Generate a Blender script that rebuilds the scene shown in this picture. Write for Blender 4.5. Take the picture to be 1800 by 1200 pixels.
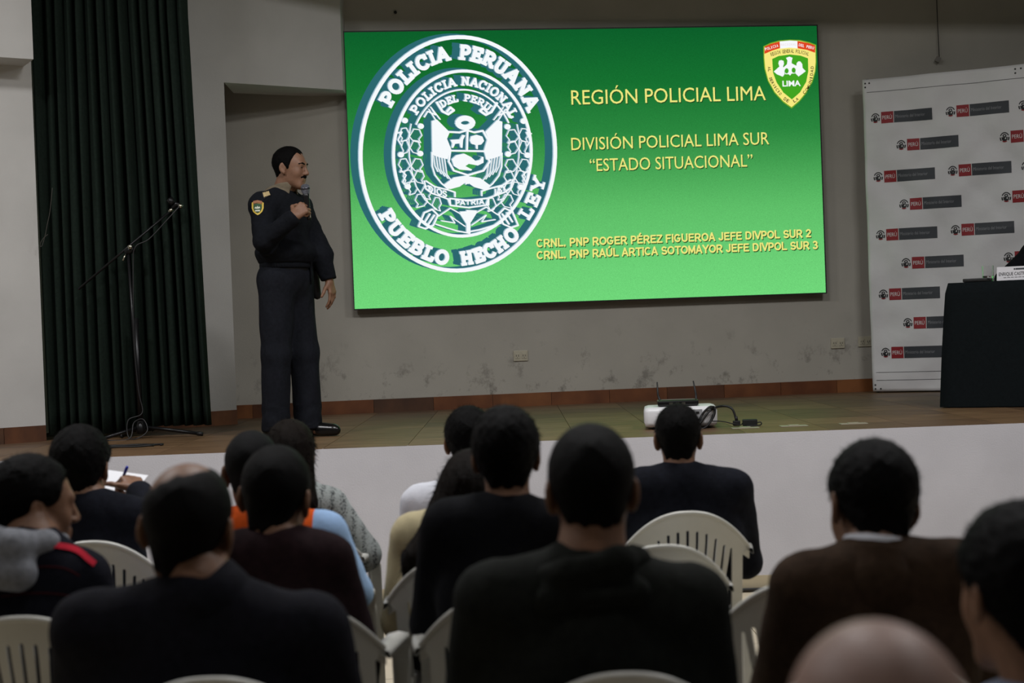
import bpy, bmesh, math, random
import numpy as np
from mathutils import Vector, Matrix
from mathutils.bvhtree import BVHTree

random.seed(7); rng = np.random.default_rng(7)
SC = bpy.context.scene
COL = SC.collection
for _o in list(bpy.data.objects): bpy.data.objects.remove(_o)

# ------------------------------------------------------------------ camera
F = 2500.0                                     # focal length in pixels of the 1800 px wide frame
CAMZ = 1.45
ROLL, PITCH = math.radians(2.12), math.radians(-0.6)
cam_loc = Vector((0, 0, CAMZ))
fwd = Vector((0, math.cos(PITCH), math.sin(PITCH)))
right0 = Vector((1, 0, 0)); up0 = right0.cross(fwd)
right = right0 * math.cos(ROLL) - up0 * math.sin(ROLL)
up = up0 * math.cos(ROLL) + right0 * math.sin(ROLL)
cd = bpy.data.cameras.new('camera'); cam = bpy.data.objects.new('camera', cd); COL.objects.link(cam)
cam.matrix_world = Matrix((( right.x, up.x, -fwd.x, cam_loc.x), (right.y, up.y, -fwd.y, cam_loc.y), (right.z, up.z, -fwd.z, cam_loc.z), (0, 0, 0, 1)))
cd.sensor_width = 36; cd.lens = F / 1800 * 36; cd.clip_start = .05
cd.dof.use_dof = True; cd.dof.focus_distance = 8.8; cd.dof.aperture_fstop = 3.0
SC.camera = cam
# ------------------------------------------------------------------ world, lights, exposure
w = bpy.data.worlds.new('world'); SC.world = w; w.use_nodes = True
w.node_tree.nodes['Background'].inputs[0].default_value = (.9, .95, 1, 1)
w.node_tree.nodes['Background'].inputs[1].default_value = .02
vs = SC.view_settings
vs.view_transform = 'Standard'; vs.look = 'None'; vs.gamma = 1; vs.exposure = 0.0; vs.use_curve_mapping = False
def lamp(name, loc, sx, sy, power, color=(.99, .985, 1), rot=(0, 0, 0)):
    l = bpy.data.lights.new(name, 'AREA'); l.shape = 'RECTANGLE'; l.size = sx; l.size_y = sy; l.energy = power; l.color = color
    o = bpy.data.objects.new(name, l); o.location = loc; o.rotation_euler = rot; COL.objects.link(o); return o
for lx in (-3.2, 0, 3.2):                       # fluorescent ceiling lamps of the hall
    lamp('ceiling_lamp_light', (lx, 5.6, 4.62), 1.2, .3, 96)
    lamp('ceiling_lamp_light', (lx, 2.2, 4.62), 1.2, .3, 16)

# ------------------------------------------------------------------ pixel -> point on a plane of the place
def ray(px, py): return (fwd * F + right * (px - 900) - up * (py - 600)).normalized()
def P(px, py, Y):
    d = ray(px, py); return cam_loc + d * ((Y - cam_loc.y) / d.y)
def PZ(px, py, Z):
    d = ray(px, py); return cam_loc + d * ((Z - cam_loc.z) / d.z)
def Pplane(px, py, o, n):
    d = ray(px, py); return cam_loc + d * ((o - cam_loc).dot(n) / d.dot(n))

# ------------------------------------------------------------------ materials
def lin(c):
    return tuple(((x / 255) / 12.92 if x / 255 <= .04045 else (((x / 255) + .055) / 1.055) ** 2.4) for x in c)
MATS = {}
def mat(name, rgb, rough=.6, metal=0, noise=0, nscale=20, bump=0, bscale=200, coat=0, spec=.5, trans=0, emit=None, sheen=0):
    """rgb: sRGB 0..255 albedo"""
    if name in MATS: return MATS[name]
    m = bpy.data.materials.new(name); m.use_nodes = True; MATS[name] = m
    nt = m.node_tree; b = nt.nodes['Principled BSDF']; c = lin(rgb)
    b.inputs['Base Color'].default_value = (*c, 1); b.inputs['Roughness'].default_value = rough; b.inputs['Metallic'].default_value = metal
    b.inputs['Specular IOR Level'].default_value = spec
    if coat: b.inputs['Coat Weight'].default_value = coat
    if trans: b.inputs['Transmission Weight'].default_value = trans
    if sheen: b.inputs['Sheen Weight'].default_value = sheen
    if emit:
        b.inputs['Emission Color'].default_value = (*lin(emit), 1); b.inputs['Emission Strength'].default_value = 1
    tc = nt.nodes.new('ShaderNodeTexCoord')
    if noise:
        n = nt.nodes.new('ShaderNodeTexNoise'); n.inputs['Scale'].default_value = nscale; n.inputs['Detail'].default_value = 5
        nt.links.new(tc.outputs['Object'], n.inputs['Vector'])
        r = nt.nodes.new('ShaderNodeValToRGB')
        r.color_ramp.elements[0].position = .3; r.color_ramp.elements[1].position = .7
        r.color_ramp.elements[0].color = (*[x * (1 - noise) for x in c], 1); r.color_ramp.elements[1].color = (*[min(1, x * (1 + noise)) for x in c], 1)
        nt.links.new(n.outputs['Fac'], r.inputs['Fac']); nt.links.new(r.outputs['Color'], b.inputs['Base Color'])
    if bump:
        n2 = nt.nodes.new('ShaderNodeTexNoise'); n2.inputs['Scale'].default_value = bscale; n2.inputs['Detail'].default_value = 4
        nt.links.new(tc.outputs['Object'], n2.inputs['Vector'])
        bp = nt.nodes.new('ShaderNodeBump'); bp.inputs['Strength'].default_value = bump; bp.inputs['Distance'].default_value = .01
        nt.links.new(n2.outputs['Fac'], bp.inputs['Height']); nt.links.new(bp.outputs['Normal'], b.inputs['Normal'])
    return m
def emat(name, rgb):
    if name in MATS: return MATS[name]
    m = bpy.data.materials.new(name); m.use_nodes = True; MATS[name] = m; nt = m.node_tree
    nt.nodes.remove(nt.nodes['Principled BSDF']); e = nt.nodes.new('ShaderNodeEmission'); e.inputs[0].default_value = (*lin(rgb), 1)
    nt.links.new(e.outputs[0], nt.nodes['Material Output'].inputs[0]); return m
def cloth(name, rgb, noise=.25, bump=.25): return mat(name, rgb, .92, noise=noise, nscale=60, bump=bump, bscale=260, spec=.12)

# ------------------------------------------------------------------ mesh helpers
def tag(o, label, cat, group=None):
    o['label'] = label; o['category'] = cat
    if group: o['group'] = group
    return o
def struct(o): o['kind'] = 'structure'; return o
def empty(name, loc, label=None, cat=None, group=None, rz=0):
    o = bpy.data.objects.new(name, None); o.location = loc; o.rotation_euler = (0, 0, rz); o.empty_display_size = .1; COL.objects.link(o)
    if label: tag(o, label, cat, group)
    return o
def obj(name, me, m=None, parent=None, loc=None, smooth=False):
    o = bpy.data.objects.new(name, me); COL.objects.link(o)
    if m is not None:
        for x in (m if isinstance(m, (list, tuple)) else [m]): me.materials.append(x)
    if parent is not None:
        o.parent = parent
    if loc is not None: o.location = loc
    if smooth: me.polygons.foreach_set('use_smooth', [True] * len(me.polygons))
    return o
def np_mesh(name, V, Q, mi=None, smooth=True):
    """V (n,3); Q (m,k) faces, or list of arrays of faces"""
    Qs = Q if (isinstance(Q, list) and len(Q) and np.ndim(Q[0]) == 2) else [Q]
    if isinstance(Q, list) and len(Q) == 2 and isinstance(Q[0], list): Qs = Q
    Qs = [np.asarray(q, dtype=np.int32) for q in Qs if len(q)]
    me = bpy.data.meshes.new(name); V = np.asarray(V, dtype=np.float32)
    me.vertices.add(len(V)); me.vertices.foreach_set('co', V.ravel())
    nl = sum(q.size for q in Qs); nf = sum(len(q) for q in Qs)
    me.loops.add(nl); me.loops.foreach_set('vertex_index', np.concatenate([q.ravel() for q in Qs]))
    me.polygons.add(nf)
    tot = np.concatenate([np.full(len(q), q.shape[1], dtype=np.int32) for q in Qs]); st = np.concatenate([[0], np.cumsum(tot)[:-1]]).astype(np.int32)
    me.polygons.foreach_set('loop_start', st)
    me.polygons.foreach_set('use_smooth', np.full(nf, smooth))
    if mi is not None: me.polygons.foreach_set('material_index', np.asarray(mi, dtype=np.int32))
    me.update(calc_edges=True); return me
def bm_mesh(name, bm, smooth=False):
    me = bpy.data.meshes.new(name); bmesh.ops.recalc_face_normals(bm, faces=bm.faces); bm.to_mesh(me); bm.free()
    if smooth: me.polygons.foreach_set('use_smooth', [True] * len(me.polygons))
    return me
def box_bm(bm, lo, hi, bev=0, M=None):
    r = bmesh.ops.create_cube(bm, size=1)
    vsx = r['verts']; lo = Vector(lo); hi = Vector(hi); c = (lo + hi) / 2; d = hi - lo
    for v in vsx: v.co = Vector((v.co.x * d.x, v.co.y * d.y, v.co.z * d.z)) + c
    if bev:
        es = list({e for v in vsx for e in v.link_edges}); g = bmesh.ops.bevel(bm, geom=es, offset=bev, segments=2, profile=.6, affect='EDGES')
        vsx = list({v for f in g['faces'] for v in f.verts} | {v for v in vsx if v.is_valid})
    if M is not None:
        for v in vsx: v.co = M @ v.co
    return vsx
def box(name, lo, hi, m, parent=None, bev=0, loc=None, M=None):
    bm = bmesh.new(); box_bm(bm, lo, hi, bev, M); return obj(name, bm_mesh(name, bm), m, parent, loc)
def prism(name, pts, z0, z1, m, parent=None):
    """vertical prism over an xy polygon"""
    bm = bmesh.new(); a = [bm.verts.new((x, y, z0)) for x, y in pts]; b = [bm.verts.new((x, y, z1)) for x, y in pts]; n = len(pts)
    bm.faces.new(a[::-1]); bm.faces.new(b)
    for i in range(n): bm.faces.new((a[i], a[(i + 1) % n], b[(i + 1) % n], b[i]))
    return obj(name, bm_mesh(name, bm), m, parent)
def tube_arrays(pts, rad, seg=8, caps=True):
    pts = [Vector(p) for p in pts]; n = len(pts); rads = rad if isinstance(rad, (list, tuple)) else [rad] * n
    V = []; Q = []; T = []; prev = None
    for i, p in enumerate(pts):
        t = (pts[min(i + 1, n - 1)] - pts[max(i - 1, 0)]).normalized()
        a = prev if prev is not None else (Vector((0, 0, 1)) if abs(t.z) < .9 else Vector((1, 0, 0)))
        x = (a - t * a.dot(t)).normalized(); prev = x; y = t.cross(x)
        for k in range(seg):
            an = 2 * math.pi * k / seg; V.append(p + (x * math.cos(an) + y * math.sin(an)) * rads[i])
    for i in range(n - 1):
        for k in range(seg): Q.append((i * seg + k, i * seg + (k + 1) % seg, (i + 1) * seg + (k + 1) % seg, (i + 1) * seg + k))
    if caps:
        for i, fl in ((0, 1), (n - 1, 0)):
            c = len(V); V.append(pts[i])
            for k in range(seg):
                f = (i * seg + k, i * seg + (k + 1) % seg, c); T.append(f[::-1] if fl else f)
    return V, Q, T
def tube(name, pts, rad, m, parent=None, seg=8):
    V, Q, T = tube_arrays(pts, rad, seg)
    return obj(name, np_mesh(name, [tuple(v) for v in V], [Q, T]), m, parent)
def spline(pts, n=8):
    """Catmull-Rom through the points"""
    pts = [Vector(p) for p in pts]; out = []
    for i in range(len(pts) - 1):
        p0 = pts[max(i - 1, 0)]; p1 = pts[i]; p2 = pts[i + 1]; p3 = pts[min(i + 2, len(pts) - 1)]
        for k in range(n):
            t = k / n; out.append(.5 * ((2 * p1) + (p2 - p0) * t + (2 * p0 - 5 * p1 + 4 * p2 - p3) * t * t + (3 * p1 - p0 - 3 * p2 + p3) * t ** 3))
    out.append(pts[-1]); return out
def lathe(name, prof, m, parent=None, seg=24, M=None, smooth=True):
    V = []; Q = []
    for r, z in prof:
        for k in range(seg):
            a = 2 * math.pi * k / seg; v = Vector((r * math.cos(a), r * math.sin(a), z)); V.append(tuple(M @ v if M else v))
    for i in range(len(prof) - 1):
        for k in range(seg): Q.append((i * seg + k, i * seg + (k + 1) % seg, (i + 1) * seg + (k + 1) % seg, (i + 1) * seg + k))
    me = np_mesh(name, V, Q, smooth=smooth); bm = bmesh.new(); bm.from_mesh(me); bmesh.ops.remove_doubles(bm, verts=bm.verts, dist=1e-6); bmesh.ops.recalc_face_normals(bm, faces=bm.faces); bm.to_mesh(me); bm.free()
    return obj(name, me, m, parent)
def bake(o):
    bpy.context.view_layer.update(); dg = bpy.context.evaluated_depsgraph_get()
    me = bpy.data.meshes.new_from_object(o.evaluated_get(dg)); o.modifiers.clear(); o.data = me; return o
def plate2d(f, u, v):
    """region f(u,v)>0 of a grid, clipped cell by cell: smooth outlines. returns 2-D verts and polys"""
    U, Vv = np.meshgrid(u, v, indexing='ij'); G = f(U, Vv); vid = {}; verts = []; polys = []
    def pt(key, x, y):
        if key not in vid: vid[key] = len(verts); verts.append((x, y))
        return vid[key]
    for i in range(len(u) - 1):
        for j in range(len(v) - 1):
            cs = [(i, j), (i + 1, j), (i + 1, j + 1), (i, j + 1)]; g = [G[c] for c in cs]
            if max(g) <= 0: continue
            if min(g) > 0: polys.append([pt(c, u[c[0]], v[c[1]]) for c in cs]); continue
            poly = []
            for k in range(4):
                a, b = cs[k], cs[(k + 1) % 4]; ga, gb = g[k], g[(k + 1) % 4]
                if ga > 0: poly.append(pt(a, u[a[0]], v[a[1]]))
                if (ga > 0) != (gb > 0):
                    t = ga / (ga - gb); x = u[a[0]] + (u[b[0]] - u[a[0]]) * t; y = v[a[1]] + (v[b[1]] - v[a[1]]) * t
                    poly.append(pt((min(a, b), max(a, b)), x, y))
            if len(poly) >= 3: polys.append(poly)
    return verts, polys

# ------------------------------------------------------------------ text helper (built-in font)
GLY = {}
def glyphs(s, bold=0.0):
    """2-D verts, faces of a text, cap height 1, starting at x=0"""
    key = (s, bold)
    if key in GLY: return GLY[key]
    c = bpy.data.curves.new('txt', 'FONT'); c.body = s; c.size = 1; c.resolution_u = 3; c.offset = bold; c.fill_mode = 'FRONT'
    o = bpy.data.objects.new('txt', c); COL.objects.link(o); bpy.context.view_layer.update()
    me = bpy.data.meshes.new_from_object(o.evaluated_get(bpy.context.evaluated_depsgraph_get()))
    V = np.array([v.co[:2] for v in me.vertices]) if len(me.vertices) else np.zeros((0, 2)); Fc = [tuple(p.vertices) for p in me.polygons]
    bpy.data.objects.remove(o); bpy.data.curves.remove(c); bpy.data.meshes.remove(me)
    GLY[key] = (V, Fc); return GLY[key]
CAPH = None
def cap_h():
    global CAPH
    if CAPH is None: V, _ = glyphs('H'); CAPH = V[:, 1].max()
    return CAPH

class Flat:
    """collects flat polygons in 2-D with a layer height and a material slot"""
    def __init__(s): s.V = []; s.F = []; s.M = []
    def poly(s, pts, z=0, m=0):
        n = len(s.V); s.V += [(p[0], p[1], z) for p in pts]; s.F.append(tuple(range(n, n + len(pts)))); s.M.append(m)
    def tris(s, V, Fc, z=0, m=0):
        n = len(s.V); s.V += [(p[0], p[1], z) for p in V]
        for f in Fc: s.F.append(tuple(n + i for i in f)); s.M.append(m)
    def stroke(s, pts, wd, z=0, m=0, closed=False):
        pts = [np.array(p, float) for p in pts]
        if closed: pts = pts + [pts[0]]
        for a, b in zip(pts[:-1], pts[1:]):
            d = b - a; L = np.hypot(*d)
            if L < 1e-9: continue
            nn = np.array([-d[1], d[0]]) / L * wd / 2; e = d / L * wd * .25
            s.poly([a + nn - e, a - nn - e, b - nn + e, b + nn + e], z, m)
    def ring(s, c, ro, ri, z=0, m=0, n=96, a0=0, a1=360):
        for k in range(n):
            t0 = math.radians(a0 + (a1 - a0) * k / n); t1 = math.radians(a0 + (a1 - a0) * (k + 1) / n)
            s.poly([(c[0] + r[0] * math.cos(t), c[1] + r[1] * math.sin(t)) for r, t in ((ro, t0), (ro, t1), (ri, t1), (ri, t0))], z, m)
    def disc(s, c, r, z=0, m=0, n=24):
        s.poly([(c[0] + r[0] * math.cos(2 * math.pi * k / n), c[1] + r[1] * math.sin(2 * math.pi * k / n)) for k in range(n)], z, m)
    def sans(s, txt, o, xv, capv, wd, z=0, m=0):
        tot = sum(SANS[c][0] for c in txt); a = 0; o = np.array(o); xv = np.array(xv) / tot; capv = np.array(capv); ch = np.hypot(*capv)
        for c in txt:
            for st in SANS[c][1]: s.stroke([o + xv * (a + x) + capv * y for x, y in st], wd * ch, z, m)
            a += SANS[c][0]
    def text(s, txt, o, xv, capv, z=0, m=0, bold=0):
        """o: baseline start, xv: vector start->end of the whole text, capv: vector of the cap height"""
        V, Fc = glyphs(txt, bold)
        if not len(V): return
        x0, x1 = V[:, 0].min(), V[:, 0].max(); o = np.array(o); xv = np.array(xv); capv = np.array(capv)
        W = [o + xv * ((p[0] - x0) / (x1 - x0)) + capv * (p[1] / cap_h()) for p in V]
        s.tris(W, Fc, z, m)
    def mapped(s, fn):
        out = []
        cache = {}
        for v in s.V:
            if v not in cache: cache[v] = tuple(fn(*v))
            out.append(cache[v])
        return out
    def build(s, name, mats, parent, fn):
        me = bpy.data.meshes.new(name); me.from_pydata(s.mapped(fn), [], s.F); me.polygons.foreach_set('material_index', s.M); me.update()
        return obj(name, me, mats, parent)

# ------------------------------------------------------------------ signed-distance modelling
def A(v): return np.array(v, dtype=np.float64)
def s_cap(a, b, ra, rb):
    a = A(a); b = A(b); ba = b - a; L2 = max(ba @ ba, 1e-12); a32 = a.astype(np.float32); b32 = ba.astype(np.float32); bu = (ba / L2).astype(np.float32); ra = np.float32(ra); rb = np.float32(rb)
    def f(p):
        q = p - a32; t = np.clip((q @ bu), 0, 1); q -= t[:, None] * b32; return np.sqrt(np.einsum('ij,ij->i', q, q)) - (ra + (rb - ra) * t)
    return f
def s_ell(c, r, R=None):
    c = A(c).astype(np.float32); r = A(r); i1 = (1 / r).astype(np.float32)
    if R is not None: R = R.astype(np.float32)
    def f(p):
        q = p - c
        if R is not None: q = q @ R
        q *= i1; k0 = np.sqrt(np.einsum('ij,ij->i', q, q)); q *= i1; k1 = np.sqrt(np.einsum('ij,ij->i', q, q)); return k0 * (k0 - 1) / np.maximum(k1, 1e-9)
    return f
def s_ecap(a, b, ra, rb, squash, axis):
    """capsule flattened along an axis (squash <1 = thinner)"""
    g = s_cap(*[A(x) - axis * (A(x) @ axis) * (1 - 1 / squash) for x in (a, b)], ra, rb)
    def f(p):
        return g(p - axis * (p @ axis)[:, None] * (1 - 1 / squash)) * squash
    return f
def smin(a, b, k):
    if k <= 0: return np.minimum(a, b)
    h = np.clip(.5 + .5 * (b - a) / k, 0, 1); return b + (a - b) * h - k * h * (1 - h)
def smax(a, b, k): return -smin(-a, -b, k)
def bounded(fn, c, rad):
    c = A(c).astype(np.float32)
    def f(p):
        q = p - c; d = np.sqrt(np.einsum('ij,ij->i', q, q)) - np.float32(rad); m = d < .07
        if m.any(): d[m] = fn(p[m])
        return d
    return f
def union(parts, k=.02):
    def f(p):
        d = parts[0](p)
        for q in parts[1:]:
            kk = k
            if isinstance(q, tuple): q, kk = q
            d = smin(d, q(p), kk)
        return d
    return f
def nets(arr, lo, h):
    ins = arr < 0; nx, ny, nz = arr.shape
    c = np.zeros((nx - 1, ny - 1, nz - 1), np.int8)
    for i in (0, 1):
        for j in (0, 1):
            for k in (0, 1): c += ins[i:nx - 1 + i, j:ny - 1 + j, k:nz - 1 + k]
    act = np.argwhere((c > 0) & (c < 8))
    idm = np.full(c.shape, -1, np.int32); idm[tuple(act.T)] = np.arange(len(act))
    acc = np.zeros((len(act), 3)); cnt = np.zeros(len(act))
    cor = [np.array(x) for x in ((0, 0, 0), (1, 0, 0), (0, 1, 0), (1, 1, 0), (0, 0, 1), (1, 0, 1), (0, 1, 1), (1, 1, 1))]
    val = [arr[tuple((act + q).T)] for q in cor]
    for a in range(8):
        for b in range(a + 1, 8):
            if np.abs(cor[a] - cor[b]).sum() != 1: continue
            va, vb = val[a], val[b]; m = (va < 0) != (vb < 0)
            if not m.any(): continue
            t = np.clip(va[m] / (va[m] - vb[m]), 0, 1)[:, None]; acc[m] += cor[a] + (cor[b] - cor[a]) * t; cnt[m] += 1
    V = lo + (act + acc / np.maximum(cnt, 1)[:, None]) * h
    Q = []
    for ax in range(3):
        o1, o2 = [(1, 2), (2, 0), (0, 1)][ax]
        sl0 = [slice(None)] * 3; sl1 = [slice(None)] * 3; sl0[ax] = slice(0, -1); sl1[ax] = slice(1, None)
        e = ins[tuple(sl0)] != ins[tuple(sl1)]
        ix = np.argwhere(e); ok = (ix[:, o1] > 0) & (ix[:, o2] > 0) & (ix[:, o1] < arr.shape[o1] - 1) & (ix[:, o2] < arr.shape[o2] - 1); ix = ix[ok]
        d1 = np.zeros(3, int); d1[o1] = 1; d2 = np.zeros(3, int); d2[o2] = 1
        q = np.stack([idm[tuple((ix - s).T)] for s in (d1 + d2, d2, 0 * d1, d1)], 1)
        flip = ~ins[tuple(ix.T)]; q[flip] = q[flip][:, ::-1]; Q.append(q)
    Q = np.concatenate(Q); return V, Q
def sdf_mesh(fn, lo, hi, h):
    lo = A(lo) - 3 * h; hi = A(hi) + 3 * h; C = 3
    nc = np.ceil((hi - lo) / (h * C)).astype(int) + 1
    g = [lo[i] + (np.arange(nc[i]) + .5) * h * C - .5 * h for i in range(3)]
    pc = np.stack(np.meshgrid(*g, indexing='ij'), -1).reshape(-1, 3).astype(np.float32); dc = fn(pc).reshape(nc)
    band = np.abs(dc) < h * C * 1.15
    arr = np.where(dc < 0, -1., 1.).astype(np.float32)
    arr = arr.repeat(C, 0).repeat(C, 1).repeat(C, 2); mk = band.repeat(C, 0).repeat(C, 1).repeat(C, 2)
    ix = np.argwhere(mk); out = np.empty(len(ix), np.float32)
    for s in range(0, len(ix), 400000): out[s:s + 400000] = fn((lo + ix[s:s + 400000] * h).astype(np.float32))
    arr[mk] = out
    return nets(arr, lo, h)
def wob(p, fx, seed=0):
    a = seed * 1.7
    return (np.sin(p[:, 0] * fx + a) * np.sin(p[:, 1] * fx * 1.1 + 1.3 + a) * np.sin(p[:, 2] * fx * .9 + .7 + a) +
            .5 * np.sin(p[:, 0] * fx * 2.1 + 2 + a) * np.sin(p[:, 2] * fx * 2.3 + a) + .35 * np.sin((p[:, 0] + p[:, 1]) * fx * 3.7 + a) * np.sin(p[:, 2] * fx * 3.1))

# =================================================================== THE SETTING
HS = .84            # stage height
YE = 7.54           # stage front edge
def wall_mat(name, rgb, dirt=0.0, zd=1.5):
    m = mat(name, rgb, .85, noise=.05, nscale=3, bump=.12, bscale=120, spec=.2)
    if dirt:
        nt = m.node_tree; b = nt.nodes['Principled BSDF']; src = b.inputs['Base Color'].links[0].from_socket
        tc = nt.nodes.new('ShaderNodeTexCoord'); n = nt.nodes.new('ShaderNodeTexNoise'); n.inputs['Scale'].default_value = 7; n.inputs['Detail'].default_value = 8; n.inputs['Roughness'].default_value = .72
        mp = nt.nodes.new('ShaderNodeMapping'); mp.inputs['Scale'].default_value = (1, 1, .8); nt.links.new(tc.outputs['Object'], mp.inputs['Vector']); nt.links.new(mp.outputs[0], n.inputs['Vector'])
        r = nt.nodes.new('ShaderNodeMapRange'); r.inputs[1].default_value = .56; r.inputs[2].default_value = .66; nt.links.new(n.outputs['Fac'], r.inputs[0])
        sx = nt.nodes.new('ShaderNodeSeparateXYZ'); nt.links.new(tc.outputs['Object'], sx.inputs[0])
        rz = nt.nodes.new('ShaderNodeMapRange'); rz.inputs[1].default_value = zd; rz.inputs[2].default_value = HS + .1; nt.links.new(sx.outputs[2], rz.inputs[0])
        mu = nt.nodes.new('ShaderNodeMath'); mu.operation = 'MULTIPLY'; nt.links.new(r.outputs[0], mu.inputs[0]); nt.links.new(rz.outputs[0], mu.inputs[1])
        m2 = nt.nodes.new('ShaderNodeMath'); m2.operation = 'MULTIPLY'; m2.inputs[1].default_value = dirt; nt.links.new(mu.outputs[0], m2.inputs[0])
        mx = nt.nodes.new('ShaderNodeMixRGB'); mx.inputs[2].default_value = (*lin((70, 66, 60)), 1); nt.links.new(src, mx.inputs[1]); nt.links.new(m2.outputs[0], mx.inputs[0]); nt.links.new(mx.outputs[0], b.inputs['Base Color'])
    return m
def wood_tile(name, rgb, rgb2, rough=.5, sc=(3, 40, 3)):
    m = bpy.data.materials.new(name); m.use_nodes = True; nt = m.node_tree; b = nt.nodes['Principled BSDF']; b.inputs['Roughness'].default_value = rough
    tc = nt.nodes.new('ShaderNodeTexCoord'); mp = nt.nodes.new('ShaderNodeMapping'); mp.inputs['Scale'].default_value = sc
    n = nt.nodes.new('ShaderNodeTexNoise'); n.inputs['Scale'].default_value = 1.5; n.inputs['Detail'].default_value = 7
    oi = nt.nodes.new('ShaderNodeObjectInfo'); vm = nt.nodes.new('ShaderNodeVectorMath'); vm.operation = 'ADD'
    ml = nt.nodes.new('ShaderNodeMath'); ml.operation = 'MULTIPLY'; ml.inputs[1].default_value = 37
    nt.links.new(oi.outputs['Random'], ml.inputs[0]); nt.links.new(tc.outputs['Object'], mp.inputs[0]); nt.links.new(mp.outputs[0], vm.inputs[0]); nt.links.new(ml.outputs[0], vm.inputs[1]); nt.links.new(vm.outputs[0], n.inputs['Vector'])
    r = nt.nodes.new('ShaderNodeValToRGB'); r.color_ramp.elements[0].color = (*lin(rgb), 1); r.color_ramp.elements[1].color = (*lin(rgb2), 1); r.color_ramp.elements[0].position = .35; r.color_ramp.elements[1].position = .65
    nt.links.new(n.outputs['Fac'], r.inputs[0]); nt.links.new(r.outputs[0], b.inputs['Base Color']); return m
M_wall = wall_mat('wall_paint_grey', (176, 172, 162), .55)
M_side = wall_mat('wall_paint_light', (196, 194, 190))
M_fasc = wall_mat('fascia_paint_white', (198, 197, 204))
M_hall = wall_mat('hall_paint', (150, 146, 140))
M_ceil = wall_mat('ceiling_paint', (190, 190, 188))
M_grout = mat('grout', (70, 62, 50), .9)

def wb(x): return 10.6 + (x + 2.05) * .111            # plan of the back wall
struct(prism('wall_back', [(-3.6, wb(-3.6)), (6.5, wb(6.5)), (6.5, wb(6.5) + .2), (-3.6, wb(-3.6) + .2)], 0, 4.7, M_wall))
A0 = P(411, 590, 9.95); A1 = P(603, 158, 10.44); A0 = Vector((A0.x, A0.y)); A1 = Vector((A1.x, A1.y)); sd = (A1 - A0).normalized()
ZH = P(390, 145, 9.95).z
a_ = A0 - sd * .75; th = Vector((-sd.y, sd.x)) * .1
struct(prism('wall_splay', [tuple(a_), tuple(A0), tuple(A0 + Vector((-.02, .10))), tuple(a_ + th)], HS, 4.7, M_side))
e_ = A1
struct(prism('trim_1', [tuple(A0), tuple(e_), tuple(e_ + Vector((.0, .36))), tuple(A0 + Vector((-.02, .45)))], ZH, 4.7, M_side))
LW0 = P(0, 600, 8.80); LW1 = P(83, 600, 8.95); ld = Vector((LW1.x - LW0.x, LW1.y - LW0.y)).normalized()
l0 = Vector((LW0.x, LW0.y)) - ld * 3.4; l1 = Vector((LW1.x, LW1.y)) - ld * .03; ln = Vector((-ld.y, ld.x))
struct(prism('wall_left', [tuple(l0), tuple(l1), tuple(l1 + ln * .15), tuple(l0 + ln * .15)], 0, 4.7, M_side))
bx1 = P(57, 60, 8.70); bz = P(30, 104, 8.68).z
b1 = Vector((bx1.x, bx1.y)); b0 = b1 - ld * 3.2
struct(prism('trim_2', [tuple(b0), tuple(b1), tuple(b1 + ln * .26), tuple(b0 + ln * .26)], bz, 4.7, M_side))
struct(prism('wall_stage_left', [(-3.3, 8.9), (-3.2, 8.9), (-3.2, 11.3), (-3.3, 11.3)], HS, 4.7, M_side))
# hall shell, behind and beside the camera
struct(box('wall_right', (6.5, -5, 0), (6.7, 12.4, 4.7), M_hall))
struct(box('wall_hall_left', (-6.7, -5, 0), (-6.5, 9, 4.7), M_hall))
struct(box('wall_hall_rear', (-6.7, -5.2, 0), (6.7, -5, 4.7), M_hall))
struct(box('ceiling', (-6.7, -5.2, 4.7), (6.7, 12.4, 4.9), M_ceil))
struct(box('trim_3', (-6.5, YE - .05, 4.3), (6.5, YE + .25, 4.7), M_hall))        # proscenium beam above the frame
struct(box('wall_stage_front', (-6.5, YE - .014, .085), (6.5, YE + .05, HS - .001), M_fasc))
M_lamp = mat('lamp_housing', (225, 225, 220), .5)
for k, (lx, ly) in enumerate([(x, y) for y in (5.6, 2.2) for x in (-3.2, 0, 3.2)]):
    o = box('ceiling_lamp', (lx - .65, ly - .2, 4.635), (lx + .65, ly + .2, 4.7), M_lamp)
    tag(o, ['left', 'middle', 'right'][k % 3] + (' fluorescent ceiling lamp above the front rows' if k < 3 else ' fluorescent ceiling lamp above the rear rows'), 'lamp', 'ceiling lamps of the hall')

# stage floor of wood-look tiles
T = .45
stage = struct(box('floor_stage', (-6.5, YE + .05, HS - .3), (6.5, 11.6, HS - .012), M_grout))
stm = [wood_tile('stage_tile_%d' % i, c, d) for i, (c, d) in enumerate([((80, 57, 36), (120, 94, 66)), ((70, 49, 32), (110, 85, 61)), ((88, 63, 41), (128, 101, 73))])]
tms = []
for i in range(3):
    bm = bmesh.new(); box_bm(bm, (-T / 2 + .0015, -T / 2 + .0015, -.012), (T / 2 - .0015, T / 2 - .0015, 0)); me = bm_mesh('floor_tile', bm); me.materials.append(stm[i]); tms.append(me)
for i in range(-7, 10):
    for j in range(8):
        x = i * T + .1; y = YE - .013 + T / 2 + j * T
        if y - T / 2 > wb(x) or (x < -2.9 and y > 9.2): continue
        o = bpy.data.objects.new('floor_tile', tms[random.randrange(3)]); COL.objects.link(o); o.parent = stage; o.location = (x, y, HS)
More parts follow.
